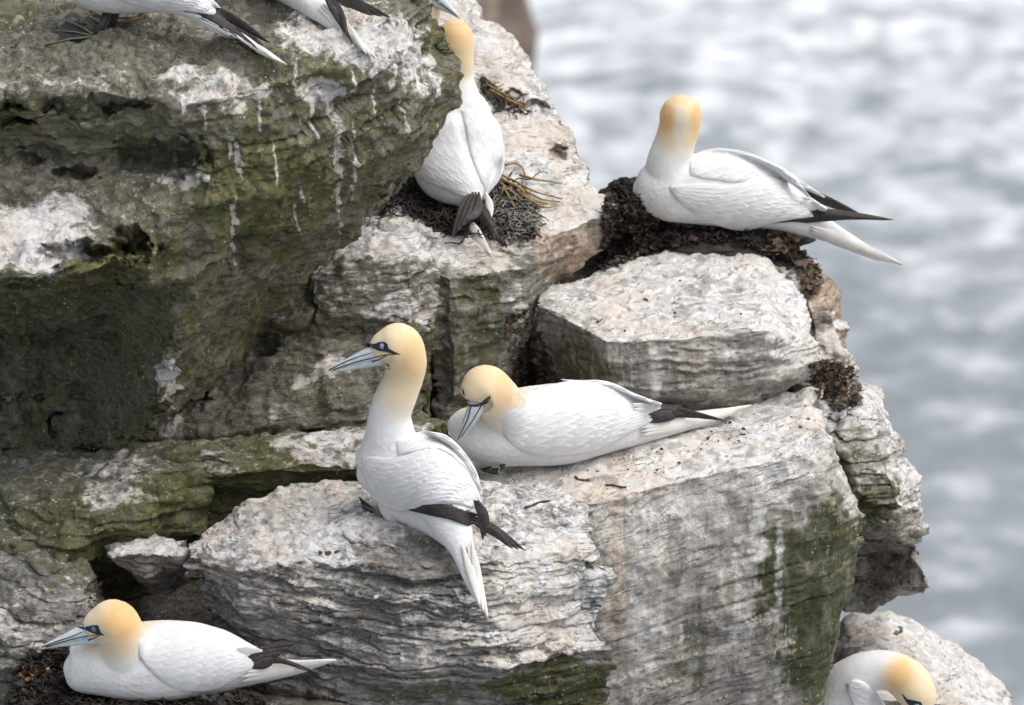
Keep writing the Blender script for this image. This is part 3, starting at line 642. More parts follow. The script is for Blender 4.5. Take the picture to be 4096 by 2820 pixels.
def dome(c, r, seed, amp=0.25):
    V = []; F = []; n, m = 20, 44
    for i in range(n + 1):
        th = math.pi * 0.62 * i / n
        for k in range(m):
            ph = 2 * math.pi * k / m; V.append([math.sin(th) * math.cos(ph), math.sin(th) * math.sin(ph), math.cos(th)])
    V = np.array(V); V = V * (1 + amp * fbm(V * 3 + seed, 3, seed))[:, None]; V = V * np.array(r) + c
    for i in range(n):
        for k in range(m): F.append((i * m + k, (i + 1) * m + k, (i + 1) * m + (k + 1) % m, i * m + (k + 1) % m))
    F.append(tuple(range(n * m, (n + 1) * m))[::-1])
    return V, F
def nest(base, label):
    r = empty('nest', Q(*base)); tag(r, label, 'nest', 'seaweed nests'); return r
def stuff(name, geo, mat, root):
    if len(geo[0]): o = mk(name, geo[0], geo[1], mat, root); o['kind'] = 'stuff'; return o
def kelp(root, paths, rad, mat, lift=0.012, name='kelp_stem'):
    for pth in paths:
        c = crom(pth, 12); pts = []
        for k, (u, v) in enumerate(c):
            g, _ = ground(u, v)
            if g is not None and not (pts and np.linalg.norm(g - pts[-1]) > 0.09): pts.append(g + np.array([0, 0, lift * (1 - 0.6 * k / 12)]))
        if len(pts) > 3: mk(name, *tube(pts, [rad * (1 - 0.5 * i / len(pts)) for i in range(len(pts))], 7), mat, root)

# left nest, under the bird seen from behind
nr = nest((455, 215, 1.34), 'tangled nest of dark and grey seaweed strands under the bird seen from behind')
mk('nest_mound', *dome(Q(445, 216, 1.36), (.185, .14, .035), 4), M_WEED, nr)
DG.update()
P4 = [(372, 190), (410, 172), (470, 180), (500, 178), (522, 190), (538, 212), (536, 238), (515, 246), (480, 240), (450, 236), (415, 220), (380, 214)]
stuff('strands', strands(P4, 460, (20, 50), .0024, (.0, .018), .40), M_WEED, nr)
stuff('dry_strands', strands([(492, 190), (515, 188), (538, 212), (542, 232), (530, 244), (500, 244), (488, 225)], 150, (20, 46), .0020, (.002, .020), .5), M_WEEDG, nr)
stuff('brown_strands', strands(P4, 60, (24, 50), .0024, (.006, .02), .3), M_WEEDB, nr)
kelp(nr, [[(498, 180), (515, 187), (535, 196), (562, 202)], [(498, 184), (518, 192), (540, 203), (560, 205)], [(502, 186), (520, 194), (530, 204), (545, 206)], [(505, 172), (515, 169), (522, 172), (525, 178)],
          [(520, 182), (535, 185), (550, 186), (562, 187)], [(500, 190), (515, 200), (528, 208), (548, 207)], [(520, 200), (535, 209), (545, 212), (558, 209)], [(504, 195), (512, 208), (520, 220), (540, 228)]], .0042, M_KELP, .022)
# loose clump on the slope behind it
nr = nest((505, 105, 1.85), 'small clump of brown seaweed on the slope behind the bird seen from behind')
P4b = [(478, 78), (492, 86), (512, 98), (530, 112), (520, 118), (500, 112), (482, 98)]
stuff('strands', strands(P4b, 45, (16, 34), .0024, (.0, .014), .2), M_WEEDB, nr); stuff('dark_strands', strands(P4b, 30, (12, 30), .0024, (.0, .012), .3), M_WEED, nr)
kelp(nr, [[(486, 90), (500, 97), (515, 104), (530, 109)], [(490, 96), (505, 103), (518, 108), (528, 111)]], .004, M_KELP, .02)
# right nest
nr = nest((700, 240, 1.66), 'big heaped nest of dark brown seaweed flakes under the bird on the right')
mk('nest_mound', *dome(Q(630, 212, 1.74), (.10, .13, .10), 7), M_WEED, nr)
mk('nest_mound', *dome(Q(715, 238, 1.72), (.26, .16, .045), 9), M_WEED, nr)
DG.update()
P5 = [(604, 205), (610, 188), (622, 180), (642, 186), (650, 215), (700, 228), (760, 232), (796, 250), (806, 268), (780, 262), (745, 246), (700, 243), (655, 252), (600, 272), (602, 235)]
stuff('fronds', flakes(P5, 2400, (.010, .030), (.0, .011)), M_WEED, nr); stuff('brown_fronds', flakes(P5, 200, (.010, .030), (.004, .014)), M_WEEDB, nr)
stuff('strands', strands(P5, 90, (12, 34), .0022, (.004, .03), .4), M_WEED, nr)
stuff('dry_fronds', flakes([(770, 238), (795, 240), (815, 272), (822, 290), (808, 298), (798, 268), (770, 254)], 420, (.015, .04), (.0, .02)), M_WEEDB, nr)
# debris pocket on the right edge
nr = tag(empty('seaweed_debris', Q(835, 390, 1.25)), 'brown pocket of dried seaweed scraps and earth on the right edge of the cliff', 'seaweed')
P6 = [(806, 366), (828, 360), (850, 368), (862, 388), (862, 408), (838, 412), (818, 398)]
stuff('scraps', flakes(P6, 700, (.006, .020), (.0, .008)), M_WEEDB, nr); stuff('dark_scraps', flakes(P6, 160, (.008, .024), (.0, .010)), M_WEED, nr)
nr = tag(empty('seaweed_debris', Q(545, 345, 1.4)), 'dark crumbly seaweed filling the gap left of the flat topped boulder', 'seaweed')
stuff('scraps', flakes([(505, 320), (530, 305), (545, 345), (560, 385), (540, 402), (512, 400)], 420, (.012, .03), (.0, .012)), M_SOIL, nr)
nr = tag(empty('seaweed_strand', Q(110, 16, .62)), 'amber kelp strands on the rock behind the dark webbed feet', 'seaweed')
kelp(nr, [[(88, 4), (92, 12), (100, 17), (106, 19)], [(112, 22), (124, 20), (136, 18), (146, 12)], [(116, 25), (128, 24), (140, 20), (147, 15)]], .0032, M_AMBER, .008)
# lower left nest
nr = nest((165, 712, -.22), 'black wet seaweed nest under the bird at the lower left')
mk('nest_mound', *dome(Q(140, 714, -.20), (.27, .17, .065), 12), M_WEED, nr)
mk('nest_mound', *dome(Q(40, 702, -.16), (.10, .10, .07), 15), M_WEED, nr)
DG.update()
P8 = [(15, 672), (35, 655), (65, 648), (72, 690), (120, 701), (200, 702), (250, 699), (275, 706), (200, 716), (60, 716), (10, 712)]
stuff('fronds', flakes(P8, 1300, (.012, .040), (.0, .010)), M_WEED, nr); stuff('strands', strands(P8, 80, (20, 50), .0025, (.004, .025), .35), M_WEED, nr)
stuff('amber_fronds', flakes([(14, 690), (28, 672), (48, 668), (52, 686), (30, 700)], 12, (.02, .04), (.006, .02)), M_AMBER, nr)
stuff('earth_scraps', flakes([(85, 590), (120, 580), (130, 620), (215, 640), (190, 660), (120, 640), (90, 610)], 420, (.008, .022), (.0, .006)), M_PEB, nr)

def pebble(u, v, r, mat, label, name, cat, group=None, seed=1, flat=0.6):
    g, nn = ground(u, v)
    if g is None: return
    bm = bmesh.new(); bmesh.ops.create_icosphere(bm, subdivisions=2, radius=1.0); V = np.array([x.co[:] for x in bm.verts]); F = [tuple(x.index for x in f.verts) for f in bm.faces]; bm.free()
    V = V * (1 + 0.4 * vn(V * 1.4 + seed * 5.1, seed) + 0.25 * vn(V * 3.1 + seed, seed + 3))[:, None]
    a = seed * 1.7; R_ = np.array([[math.cos(a), -math.sin(a), 0], [math.sin(a), math.cos(a), 0], [0, 0, 1]])
    V = (V * [1.25, 0.85, flat]) @ R_.T * r + g + np.array([0, 0, r * flat * 0.45])
    tag(mk(name, V, F, mat, smooth=False), label, cat, group)
for k, (u, v, r) in enumerate([(320.5, 553.5, .0062), (328, 554.5, .0075)]):
    pebble(u, v, r, M_PEB, ['smaller left one of two red brown pebbles on the slate slab', 'larger right one of two red brown pebbles on the slate slab'][k], 'pebble', 'pebble', 'pebbles on the slab', 3 + k, .8)
pebble(336.5, 552.5, .0075, M_SOIL, 'grey flat stone chip just right of the red brown pebbles', 'stone_chip', 'pebble', 'pebbles on the slab', 8, .5)
pebble(373, 566.5, .0115, M_PEB, 'oblong red brown stone below the upright bird', 'stone_chip', 'pebble', 'pebbles on the slab', 11, .55)
pebble(356, 622, .008, M_PEB, 'rusty pebble wedged low on the slab face', 'pebble', 'pebble', 'pebbles on the slab', 13, .6)
spots = [(646, 300, .006), (675, 313, .0045), (598, 322, .005), (625, 331, .004), (680, 281, .0035), (741, 314, .004)]
for k, (u, v, r) in enumerate(spots): pebble(u, v, r, M_SOIL, 'tiny dark crumb lying on the flat topped white boulder', 'soil_crumb', 'crumb', 'crumbs on the boulder', 20 + k)
r0 = random.Random(5)
for k in range(58):
    t = r0.random(); u = 590 + 225 * t + r0.uniform(-14, 14); v = 474 - 58 * t + r0.uniform(-11, 16)
    if k < 14: u, v = 728 + r0.gauss(0, 26), 426 + r0.gauss(0, 7)
    pebble(u, v, r0.choice([.0016, .002, .002, .0028, .0034, .005]), M_SOIL, 'tiny dark soil crumb scattered on the flat ledge by the resting bird', 'soil_crumb', 'crumb', 'crumbs on the ledge', 40 + k)
for k, (pth, lab) in enumerate((([(575, 477), (578, 480), (584, 481), (589, 480.5)], 'short black curled twig on the ledge near the slab'), ([(606, 486), (613, 486), (621, 488), (626, 488)], 'longer dark flat twig on the ledge front'), ([(525, 509), (533, 506), (540, 503), (550, 502)], 'black scrap of seaweed on the slab right of the upright bird'))):
    pts = [ground(u, v)[0] + np.array([0, 0, .003]) for u, v in crom(pth, 9)]
    tag(mk('twig', *tube(pts, [.0022 + .0018 * math.sin(i * 2.1 + k) ** 2 for i in range(9)], 6), M_SOIL), lab, 'twig')

# ------------------------------------------------------------------ gannets
def sweep(stations, seg=20, n=None, flat=None):
    """stations (u, v, y, half height px, half depth px) -> closed tube"""
    S = crom(stations, n or len(stations) * 5); c = np.array([Q(a[0], a[1], a[2]) for a in S])
    T = norm(np.gradient(c, axis=0)); V = []; F = []
    for i in range(len(S)):
        d = FWD - T[i] * (FWD @ T[i])
        d = d / np.linalg.norm(d) if np.linalg.norm(d) > 0.2 else UPV
        a = np.cross(T[i], d); r1 = max(S[i, 3], .25) * PX; r2 = max(S[i, 4], .25) * PX
        for k in range(seg):
            an = 2 * math.pi * k / seg; V.append(c[i] + a * (math.cos(an) * r1) + d * (math.sin(an) * r2))
    for i in range(len(S) - 1):
        for k in range(seg): F.append((i * seg + k, i * seg + (k + 1) % seg, (i + 1) * seg + (k + 1) % seg, (i + 1) * seg + k))
    for i, rev in ((0, 1), (len(S) - 1, 0)):
        V.append(c[i] + T[i] * (-1 if rev else 1) * 0.3 * min(S[i, 3], S[i, 4]) * PX); q = len(V) - 1
        for k in range(seg):
            e = (i * seg + (k + 1) % seg, i * seg + k, q); F.append(e if rev else e[::-1])
    return V, F
def join(*parts):
    V = []; F = []
    for v, f in parts:
        o = len(V); V += list(v); F += [tuple(i + o for i in q) for q in f]
    return V, F
def ball(c, r, seg=14, rings=9, sq=None):
    V = []; F = []
    for i in range(rings + 1):
        th = math.pi * i / rings
        for k in range(seg):
            ph = 2 * math.pi * k / seg; x = np.array([math.sin(th) * math.cos(ph), math.sin(th) * math.sin(ph), math.cos(th)])
            V.append(c + (RGT * x[0] + UPV * x[1]) * r + FWD * x[2] * r * (sq or 1))
    for i in range(rings):
        for k in range(seg): F.append((i * seg + k, (i + 1) * seg + k, (i + 1) * seg + (k + 1) % seg, i * seg + (k + 1) % seg))
    return V, F

class Bird:
    def __init__(s, base, label, trunk, neck, gold=(), deep=(), dirt=(), extra=(), group='gannets on the ledges', voxel=0.0034):
        s.root = empty('gannet', Q(*base)); tag(s.root, label, 'bird', group)
        s.y = base[2]
        neck = [(*q[:3], q[3] * 1.06, q[4] * 1.06) for q in neck]     # the skin smoothing draws the neck in a little
        V, F = join(*[sweep(t, 24) for t in (trunk, neck, *extra)])
        # each closed tube is remeshed together so that neck and trunk are one skin
        me = remesh(V, F, voxel, 10)
        co = get_co(me); n = get_n(me); u, v = proj(co)
        wob = fbm(co * 26, 2, 77)
        co = co + n * (wob * 0.0008)[:, None]
        Z = np.zeros((len(co), 4)); Z[:, 3] = 1
        def field(L):
            r = np.zeros(len(co))
            for (cu, cv, ru, rv, amt) in L:
                d = np.sqrt(((u - cu) / ru) ** 2 + ((v - cv) / rv) ** 2); d = d + 0.05 * wob
                r = np.maximum(r, amt * np.clip((1.0 - d) / 0.55, 0, 1) ** 1.0) if amt > 0 else r * (1 + amt * np.clip((1.0 - d) / 0.5, 0, 1))
            return r * r * (3 - 2 * r)
        nd = np.full(len(co), 9.0)
        for q in crom(neck, 24)[7:]: nd = np.minimum(nd, np.hypot(u - q[0], v - q[1]) / (1.2 * max(q[3], 6)))
        Z[:, 3] = np.clip((nd - 0.9) / 0.5, 0, 1)
        Z[:, 0] = field(gold); Z[:, 1] = field(deep); Z[:, 2] = field(dirt)
        o = np.array(s.root.location); set_co(me, co - o)
        at = me.color_attributes.new('plumage', 'FLOAT_COLOR', 'POINT'); at.data.foreach_set('color', Z.astype(np.float32).ravel())
        me.materials.clear(); me.materials.append(M_BODY); me.name = 'body'
        me.polygons.foreach_set('use_smooth', [True] * len(me.polygons))
        s.body = bpy.data.objects.new('body', me); COL.objects.link(s.body); s.body.parent = s.root
        me.calc_loop_triangles(); tri = np.empty(len(me.loop_triangles) * 3, dtype=np.int32); me.loop_triangles.foreach_get('vertices', tri)
        s.bvh = BVHTree.FromPolygons([Vector(p) for p in co], tri.reshape(-1, 3).tolist())
    def hit(s, u, v):
        d = Vector(rdir(u, v)); L = d.length; h = s.bvh.ray_cast(Vector(CAM), d / L)
        return h[3] / L if h[0] is not None else None      # in units of forward distance
    def hit2(s, u, v):
        a = s.hit(u, v); d = Vector(rdir(u, v)); L = d.length; h = s.bill_bvh.ray_cast(Vector(CAM), d / L)
        c = h[3] / L if h[0] is not None else None
        return a if c is None else (c if a is None else min(a, c))
    def add(s, name, geo, mat, part=None, smooth=True, label=None):
        V, F = geo
        o = sub(name, V, F, mat, part, s.root, smooth) if part else mk(name, V, F, mat, s.root, smooth=smooth)
        if label: o['label'] = label
        return o
    def wing(s, top, bot, lift=6, thick=5, rows=9, cols=9, relief=1.3, n=120, m=64, back=None, slope=0.0, name='wing', mat=None):
        """folded wing: a pad laid over the flank between two edges; feather rows stand proud of it"""
        a = crom(top, n); b = crom(bot, n); T = np.full((n, m), np.nan)
        tt = np.linspace(0, 1, m)
        U = a[:, None, 0] * (1 - tt) + b[:, None, 0] * tt; Vv = a[:, None, 1] * (1 - tt) + b[:, None, 1] * tt
        for i in range(n):
            for j in range(m):
                h = s.hit(U[i, j], Vv[i, j])
                if h is not None: T[i, j] = h
        known = ~np.isnan(T); G = np.where(known, T, np.nanmean(T))
        Gk = G.copy()
        for it in range(160):
            P = np.pad(G, 1, mode='edge'); G = 0.25 * (P[:-2, 1:-1] + P[2:, 1:-1] + P[1:-1, :-2] + P[1:-1, 2:])
            if it < 150: G[known] = Gk[known]
        for it in range(30):
            P = np.pad(G, 1, mode='edge'); G = 0.25 * (P[:-2, 1:-1] + P[2:, 1:-1] + P[1:-1, :-2] + P[1:-1, 2:])
        S = np.linspace(0, 1, n)[:, None] * np.ones((1, m)); J = np.ones((n, 1)) * tt
        rim = np.minimum(1, np.minimum(J, 1 - J) / 0.16) * np.minimum(1, np.minimum(S, (1 - S) * 2.2) / 0.10)
        rim = np.sqrt(np.clip(1 - (1 - rim) ** 2, 0, 1))
        # feather rows: long scales that lap over one another towards the tip
        x = S * rows + 1.0 * J; rw = np.floor(x); c = J * cols * (0.7 + 0.5 * S) + 0.5 * (rw % 2) + 0.12 * np.sin(rw * 5.1)
        fc = c - np.floor(c) - 0.5; xx = x + 2.2 * fc * fc + 0.10 * np.sin(np.floor(c) * 12.9 + rw * 3.3); saw = xx - np.floor(xx)
        feath = relief * (saw ** 4 - 0.2) * (0.45 + 0.8 * S) * rim + 0.12 * relief * (0.25 - fc * fc) * rim
        lf = lift * rim * (0.75 + 0.25 * np.sin(math.pi * J)) + feath + slope * (S - 0.5)
        geo_f = G - lf * PX; geo_b = G + thick * PX * 0.5 * rim + 0.4 * PX
        V = []; F = []
        for gg in (geo_f, geo_b):
            for i in range(n):
                for j in range(m): V.append(CAM + rdir(U[i, j], Vv[i, j]) * gg[i, j])
        N = n * m
        for i in range(n - 1):
            for j in range(m - 1):
                q = (i * m + j, (i + 1) * m + j, (i + 1) * m + j + 1, i * m + j + 1); F.append(q); F.append(tuple(k + N for k in q[::-1]))
        ring = [i * m for i in range(n)] + [(n - 1) * m + j for j in range(1, m)] + [i * m + m - 1 for i in range(n - 2, -1, -1)] + [j for j in range(m - 2, 0, -1)]
        for p, q in zip(ring, ring[1:] + ring[:1]): F.append((q, p, p + N, q + N))
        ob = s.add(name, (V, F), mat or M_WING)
        relief_shading = np.clip(saw * 1.15 - 0.1, 0, 1) * (0.4 + 0.6 * rim) * np.clip(1 - 0.5 * np.abs(fc) * 2, 0.3, 1)  # shading of the lapped feathers put into the colour, grey at their bases
        relief_shading = np.concatenate([relief_shading.ravel(), relief_shading.ravel()]); C_ = np.stack([relief_shading, relief_shading, relief_shading, relief_shading * 0 + 1], 1).astype(np.float32)
        at = ob.data.color_attributes.new('relief_shading', 'FLOAT_COLOR', 'POINT'); at.data.foreach_set('color', C_.ravel())
        return ob
    def feather(s, path, w, mat, name, part=None, thick=0.7, lift=0.0, tipw=0.15, near=0.0, over=True, curve=0.6):
        """path of (u, v, y) from root to tip, w half width px"""
        c = crom(path, 15); n = len(c); m = 5; V = []; F = []; off = np.linspace(-1, 1, m)
        for side in (1, -1):
            for i in range(n):
                t = i / (n - 1); d = c[min(i + 1, n - 1)] - c[max(i - 1, 0)]; L = math.hypot(d[0], d[1]) + 1e-6
                pu, pv = -d[1] / L, d[0] / L
                ww = w * min(1, (0.15 + 2.6 * t)) * ((1 - t ** 3.2) * (1 - tipw) + tipw if t < 1 else tipw * 0.3)
                for k in off:
                    p = Q(c[i, 0] + pu * ww * k, c[i, 1] + pv * ww * k, c[i, 2])
                    bend = (1 - k * k) * 0.9 + (0.5 if abs(k) < .1 else 0)
                    p = p - FWD * near * PX
                    if over:
                        uu, vv = proj(p[None, :]); h = s.hit(uu[0], vv[0])
                        if h is not None:
                            want = h - (1.2 + 0.16 * near) * PX; have = (p - CAM) @ FWD
                            if have > want: p = CAM + (p - CAM) * (want / have)
                    V.append(p - FWD * (lift + bend * curve + side * thick * 0.5) * PX)
        N = n * m
        for i in range(n - 1):
            for j in range(m - 1):
                q = (i * m + j, (i + 1) * m + j, (i + 1) * m + j + 1, i * m + j + 1); F.append(q); F.append(tuple(k + N for k in q[::-1]))
        ring = [i * m for i in range(n)] + [(n - 1) * m + j for j in range(1, m)] + [i * m + m - 1 for i in range(n - 2, -1, -1)] + [j for j in range(m - 2, 0, -1)]
        for p, q in zip(ring, ring[1:] + ring[:1]): F.append((q, p, p + N, q + N))
        return s.add(name, (V, F), mat, part)
    def bill(s, upper, lower, lines=()):
        up = s.add('upper_mandible', sweep(upper, 16, 26), M_BILL); lo = s.add('lower_mandible', sweep(lower, 16, 24), M_BILL)
        vs_ = []; fs_ = []
        tre = []
        for o in (up, lo):
            me = o.data; b = len(vs_); vs_ += [Vector(p.co) + s.root.location for p in me.vertices]; fs_ += [tuple(i + b for i in p.vertices) for p in me.polygons]
        bv = BVHTree.FromPolygons(vs_, fs_); s.bill_bvh = bv
        for ln in lines:
            pts = crom(ln, 18); st = []
            for k, (u, v) in enumerate(pts):
                d = Vector(rdir(u, v)); L = d.length; h = bv.ray_cast(Vector(CAM), d / L)
                hb = s.hit(u, v); t = min([x for x in ((h[3] / L) if h[0] is not None else None, hb) if x is not None] or [0])
                if t: st.append(CAM + rdir(u, v) * t)
            if len(st) > 3: s.add('bill_line', tube(st, [0.75 * PX * (1 - 0.4 * i / len(st)) for i in range(len(st))], 6), M_BILLLINE, up)
        return up
    def decal(s, poly, mat, name, lift=0.45, part=None, n=26):
        """a patch of bare skin lying on the head, outlined in the picture"""
        P = np.array(poly, float); lo = P.min(0); hi = P.max(0); bm = bmesh.new()
        f = bm.faces.new([bm.verts.new((p[0], p[1], 0)) for p in P]); bmesh.ops.triangulate(bm, faces=[f])
        for it in range(4): bmesh.ops.subdivide_edges(bm, edges=[e for e in bm.edges if e.calc_length() > 1.6], cuts=1); bmesh.ops.triangulate(bm, faces=bm.faces[:])
        bm.verts.ensure_lookup_table(); V = []; last = None; hits = []
        for q in bm.verts: hits.append(s.hit2(q.co.x, q.co.y))
        good = [h for h in hits if h is not None]
        for q, h in zip(bm.verts, hits):
            if h is None:
                d = [((q.co.x - p.co.x) ** 2 + (q.co.y - p.co.y) ** 2, hh) for p, hh in zip(bm.verts, hits) if hh is not None]; h = min(d)[1] if d else (good or [DIST])[0]
            V.append(CAM + rdir(q.co.x, q.co.y) * (h - lift * PX))
        bm.verts.index_update(); F = [tuple(x.index for x in g.verts) for g in bm.faces]; bm.free()
        N = len(V); V = V + [p + FWD * 1.2 * PX for p in V]
        F = F + [tuple(i + N for i in g[::-1]) for g in F]
        return s.add(name, (V, F), mat, part)
    def eye(s, u, v, r=3.6, closed=False):
        h = s.hit(u, v) or DIST
        c = CAM + rdir(u, v) * (h + 0.35 * r * PX)
        e = s.add('eye', ball(c, r * PX, sq=0.75), M_RING if closed else M_IRIS)
        rg = []
        for k in range(25):
            a = 2 * math.pi * k / 24; rg.append(c + (RGT * math.cos(a) + UPV * math.sin(a)) * r * 0.95 * PX - FWD * 0.32 * r * PX)
        s.add('eye_ring', tube(rg, [0.28 * r * PX] * 25, 7), M_RING, e)
        if not closed: s.add('pupil', ball(c - FWD * 0.55 * r * PX, 0.36 * r * PX, 10, 6, 0.7), M_PUPIL, e)
        return e
    def foot(s, ankle, knee, toes, r=2.6):
        """leg and webbed foot: knee and ankle (u, v, y), toes list of (u, v, y)"""
        K = Q(*knee); A_ = Q(*ankle); T = [Q(*t) for t in toes]
        lg = s.add('leg', tube([K, (K + A_) / 2, A_], [r * 1.25 * PX, r * PX, r * 1.1 * PX], 10), M_FOOT)
        V = []; F = []; n = 9
        for k in range(len(T) - 1):
            b = len(V)
            for i in range(n):
                t = i / (n - 1)
                for j in range(5):
                    q = j / 4; p = A_ * (1 - t) + (T[k] * (1 - q) + T[k + 1] * q) * t
                    dip = (1 - abs(2 * q - 1)) * t; p = p - (T[k] * (1 - q) + T[k + 1] * q - A_) * 0.04 * dip * t + np.array([0, 0, (0.8 - 1.2 * dip) * PX])
                    V.append(p)
            for i in range(n - 1):
                for j in range(4):
                    F.append((b + i * 5 + j, b + (i + 1) * 5 + j, b + (i + 1) * 5 + j + 1, b + i * 5 + j + 1))
        N = len(V); V = V + [p - np.array([0, 0, 1.2 * PX]) for p in V]; F = F + [tuple(i + N for i in f[::-1]) for f in F]
        ft = s.add('foot', (V, F), M_FOOT)
        for t in T:
            m = (A_ + t) / 2 + np.array([0, 0, 1.8 * PX])
            s.add('toe', tube([A_, m, t], [1.3 * PX, 1.1 * PX, 0.7 * PX], 7), M_FOOT, ft)
            s.add('toe_stripe', tube([A_ + [0, -.6 * PX, 1.3 * PX], m + [0, -.5 * PX, 1.0 * PX], t + [0, -.3 * PX, .7 * PX]], [0.45 * PX, 0.45 * PX, 0.3 * PX], 5), M_TOE, ft)
        return lg

# --- the upright bird in the middle
b = Bird((388, 522, .10), 'upright gannet with raised neck and head turned left, standing on the slate slab',
    [(363, 462, .20, 8, 8), (372, 467, .18, 24, 22), (392, 470, .14, 36, 32), (415, 474, .09, 42, 36), (435, 485, .03, 38, 33), (446, 505, -.03, 28, 25), (454, 528, -.08, 20, 16), (463, 552, -.13, 12, 9), (471, 578, -.18, 8, 5), (481, 602, -.225, 4.5, 2.6), (488, 618, -.26, 1, .8)],
    [(388, 462, .15, 32, 28), (390, 440, .14, 26, 23), (390, 415, .14, 20.5, 19), (396.5, 395, .14, 19.7, 18), (403.5, 378, .14, 18.8, 17.5), (406, 362, .135, 20, 18.5), (398, 347, .13, 23.5, 19.5), (385, 347, .13, 17, 14), (374, 351, .13, 10, 8.5)],
    extra=[[(392, 488, .12, 18, 16), (391, 505, .09, 13, 12), (394, 520, .075, 7.5, 7), (397, 527, .07, 3, 3)], [(392, 500, .10, 16, 18), (415, 508, .06, 20, 20), (436, 520, .0, 18, 17), (453, 538, -.07, 12, 10)]],
    gold=[(402, 356, 50, 78, 1)], deep=[(416, 356, 26, 36, .55), (405, 360, 22, 24, .35)])
up6 = b.bill([(386, 352, .127, 8.5, 8), (374, 353, .127, 8, 7), (361, 357.5, .127, 6.2, 5), (347, 363, .127, 4.2, 3.2), (334, 368, .127, 2.3, 1.8), (327, 371.5, .127, .6, .6)],
             [(392, 358, .127, 6, 7), (377, 361, .127, 5, 6), (361, 365, .127, 3.5, 4), (346, 368.5, .127, 2.2, 2.6), (331, 371.5, .127, .9, 1)],
             [[(329, 370), (345, 362), (358, 357), (371, 353)], [(333, 370), (350, 364), (368, 359), (386, 355), (400, 354)], [(372, 362), (380, 359), (387, 355)]])
b.decal([(361, 344.5), (368, 343), (374, 344), (379, 342), (384, 341.5), (387.5, 344), (388.5, 348.5), (393, 351), (401, 354.5), (393, 354), (386, 352), (379, 351), (372, 348), (365, 346.5)], M_MASK, 'face_mask')
b.eye(382.7, 346, 3.0)
b.wing([(361, 457), (375, 456), (396, 457), (420, 450), (440, 450), (460, 464), (474, 482), (483, 503)],
       [(361, 462), (365, 480), (374, 498), (394, 511), (412, 509), (434, 505), (456, 505), (470, 508)], lift=7, thick=7, rows=8, cols=8, slope=4)
b.wing([(396, 441), (412, 434), (428, 431), (446, 438), (462, 452), (476, 474), (483, 500)],
       [(398, 456), (415, 452), (432, 450), (446, 452), (461, 465), (474, 484), (482, 502)], lift=4, thick=5, rows=7, cols=4, name='scapular_feathers')
b.wing([(428, 431), (446, 435), (462, 449), (476, 470), (482.5, 492)], [(430, 434), (444, 442), (458, 457), (471, 478), (481, 500)], lift=6, thick=6, rows=6, cols=3, name='far_wing')
pr = None
for k in range(9):
    t = k / 8; b.feather([(402 + 8 * t, 509 + 2 * t - 1, .03), (440 + 6 * t, 510 + 8 * t - 3, -.02), (478 - 5 * t + 3 * (k % 2), 519 + 12 * t - 5, -.06)], 3.6, M_BLACK, 'primary_feather', near=6 + 0.8 * (8 - k), curve=.5, thick=.5)
for k in range(3):
    b.feather([(474 + 2 * k, 500, -.05), (481 + 2 * k, 512 + 2 * k, -.065), (483 + 2.5 * k, 531 - 4 * k + 9, -.07)], 4.4, M_BROWN, 'primary_feather', near=14 + k)
for k in range(3):
    b.feather([(470, 515 + 3 * k, -.03), (495, 529 + 2 * k, -.05), (525 - 6 * k, 550.5 - 1 * k, -.08)], 4.2, M_BROWN, 'primary_feather', near=2 + k)
for k in range(4):
    b.feather([(452 + 5 * k, 503 - k, -.02), (460 + 5 * k, 506 - k, -.03), (466 + 5 * k, 511 - 2 * k, -.035)], 5.5, M_QUILL, 'secondary_feather', near=11, curve=0.25, thick=0.5)
for k, (e, tip) in enumerate((((462, 545), (480, 606)), ((468, 545), (484, 612)), ((471, 540), (488, 619)))):
    b.feather([(e[0], e[1], -.12), ((e[0] + tip[0]) / 2 + 1 - k, (e[1] + tip[1]) / 2, -.19), (tip[0], tip[1], -.262)], 4.5, M_TAIL, 'tail_feather', near=5 + k)
b.foot((383, 519, .085), (392, 508, .09), [(359, 497, .145), (361, 505, .12), (368, 516, .09)], 3.4)
b.foot((405, 527, .05), (408, 515, .06), [(380, 517, .08), (385, 524, .06), (394, 531, .035)], 3.4)

# --- the bird asleep behind it
b = Bird((530, 468, .46), 'resting gannet with bill drawn down on its breast, lying on the flat ledge',
    [(449, 423, .50, 6, 6), (457, 425, .50, 18, 16), (470, 429, .50, 29, 28), (492, 431, .51, 37, 34), (522, 427, .53, 41, 37), (560, 424, .56, 43, 37), (600, 421, .60, 36, 31), (636, 423, .65, 24, 21), (668, 424, .70, 13, 14), (700, 418.5, .77, 8.5, 10), (730, 411.5, .85, 4.5, 6), (752, 405, .92, 1, 2)],
    [(520, 425, .50, 26, 22), (507, 412, .46, 24, 20), (496, 398, .42, 23, 20), (485, 389, .405, 24, 21), (478, 393, .395, 19, 16), (476, 400, .39, 12, 10)],
    extra=[[(478, 394, .405, 10, 10), (486, 398, .415, 16, 16), (496, 404, .43, 19, 17), (506, 412, .45, 15, 14)]],
    gold=[(489, 385, 48, 48, 1), (508, 398, 26, 26, .7)], deep=[(505, 388, 16, 30, .5), (484, 372, 30, 14, .25)], dirt=[(545, 385, 30, 14, .75), (520, 400, 20, 14, .6), (585, 385, 24, 8, .5)])
b.bill([(477, 405, .388, 10.5, 8), (475, 410, .380, 8.8, 7.5), (469, 420, .375, 6, 5.5), (462, 433, .375, 3.4, 3), (457, 442, .378, .9, 1)],
       [(478, 406, .40, 5, 6), (477, 412, .392, 5.5, 5.5), (472, 422, .385, 4, 4), (464, 434, .384, 2.4, 2.4), (458, 442, .384, .9, 1)],
       [[(482, 404), (477, 413), (469, 426), (461, 437)], [(471, 406), (468, 418), (462, 431), (458, 440)]])
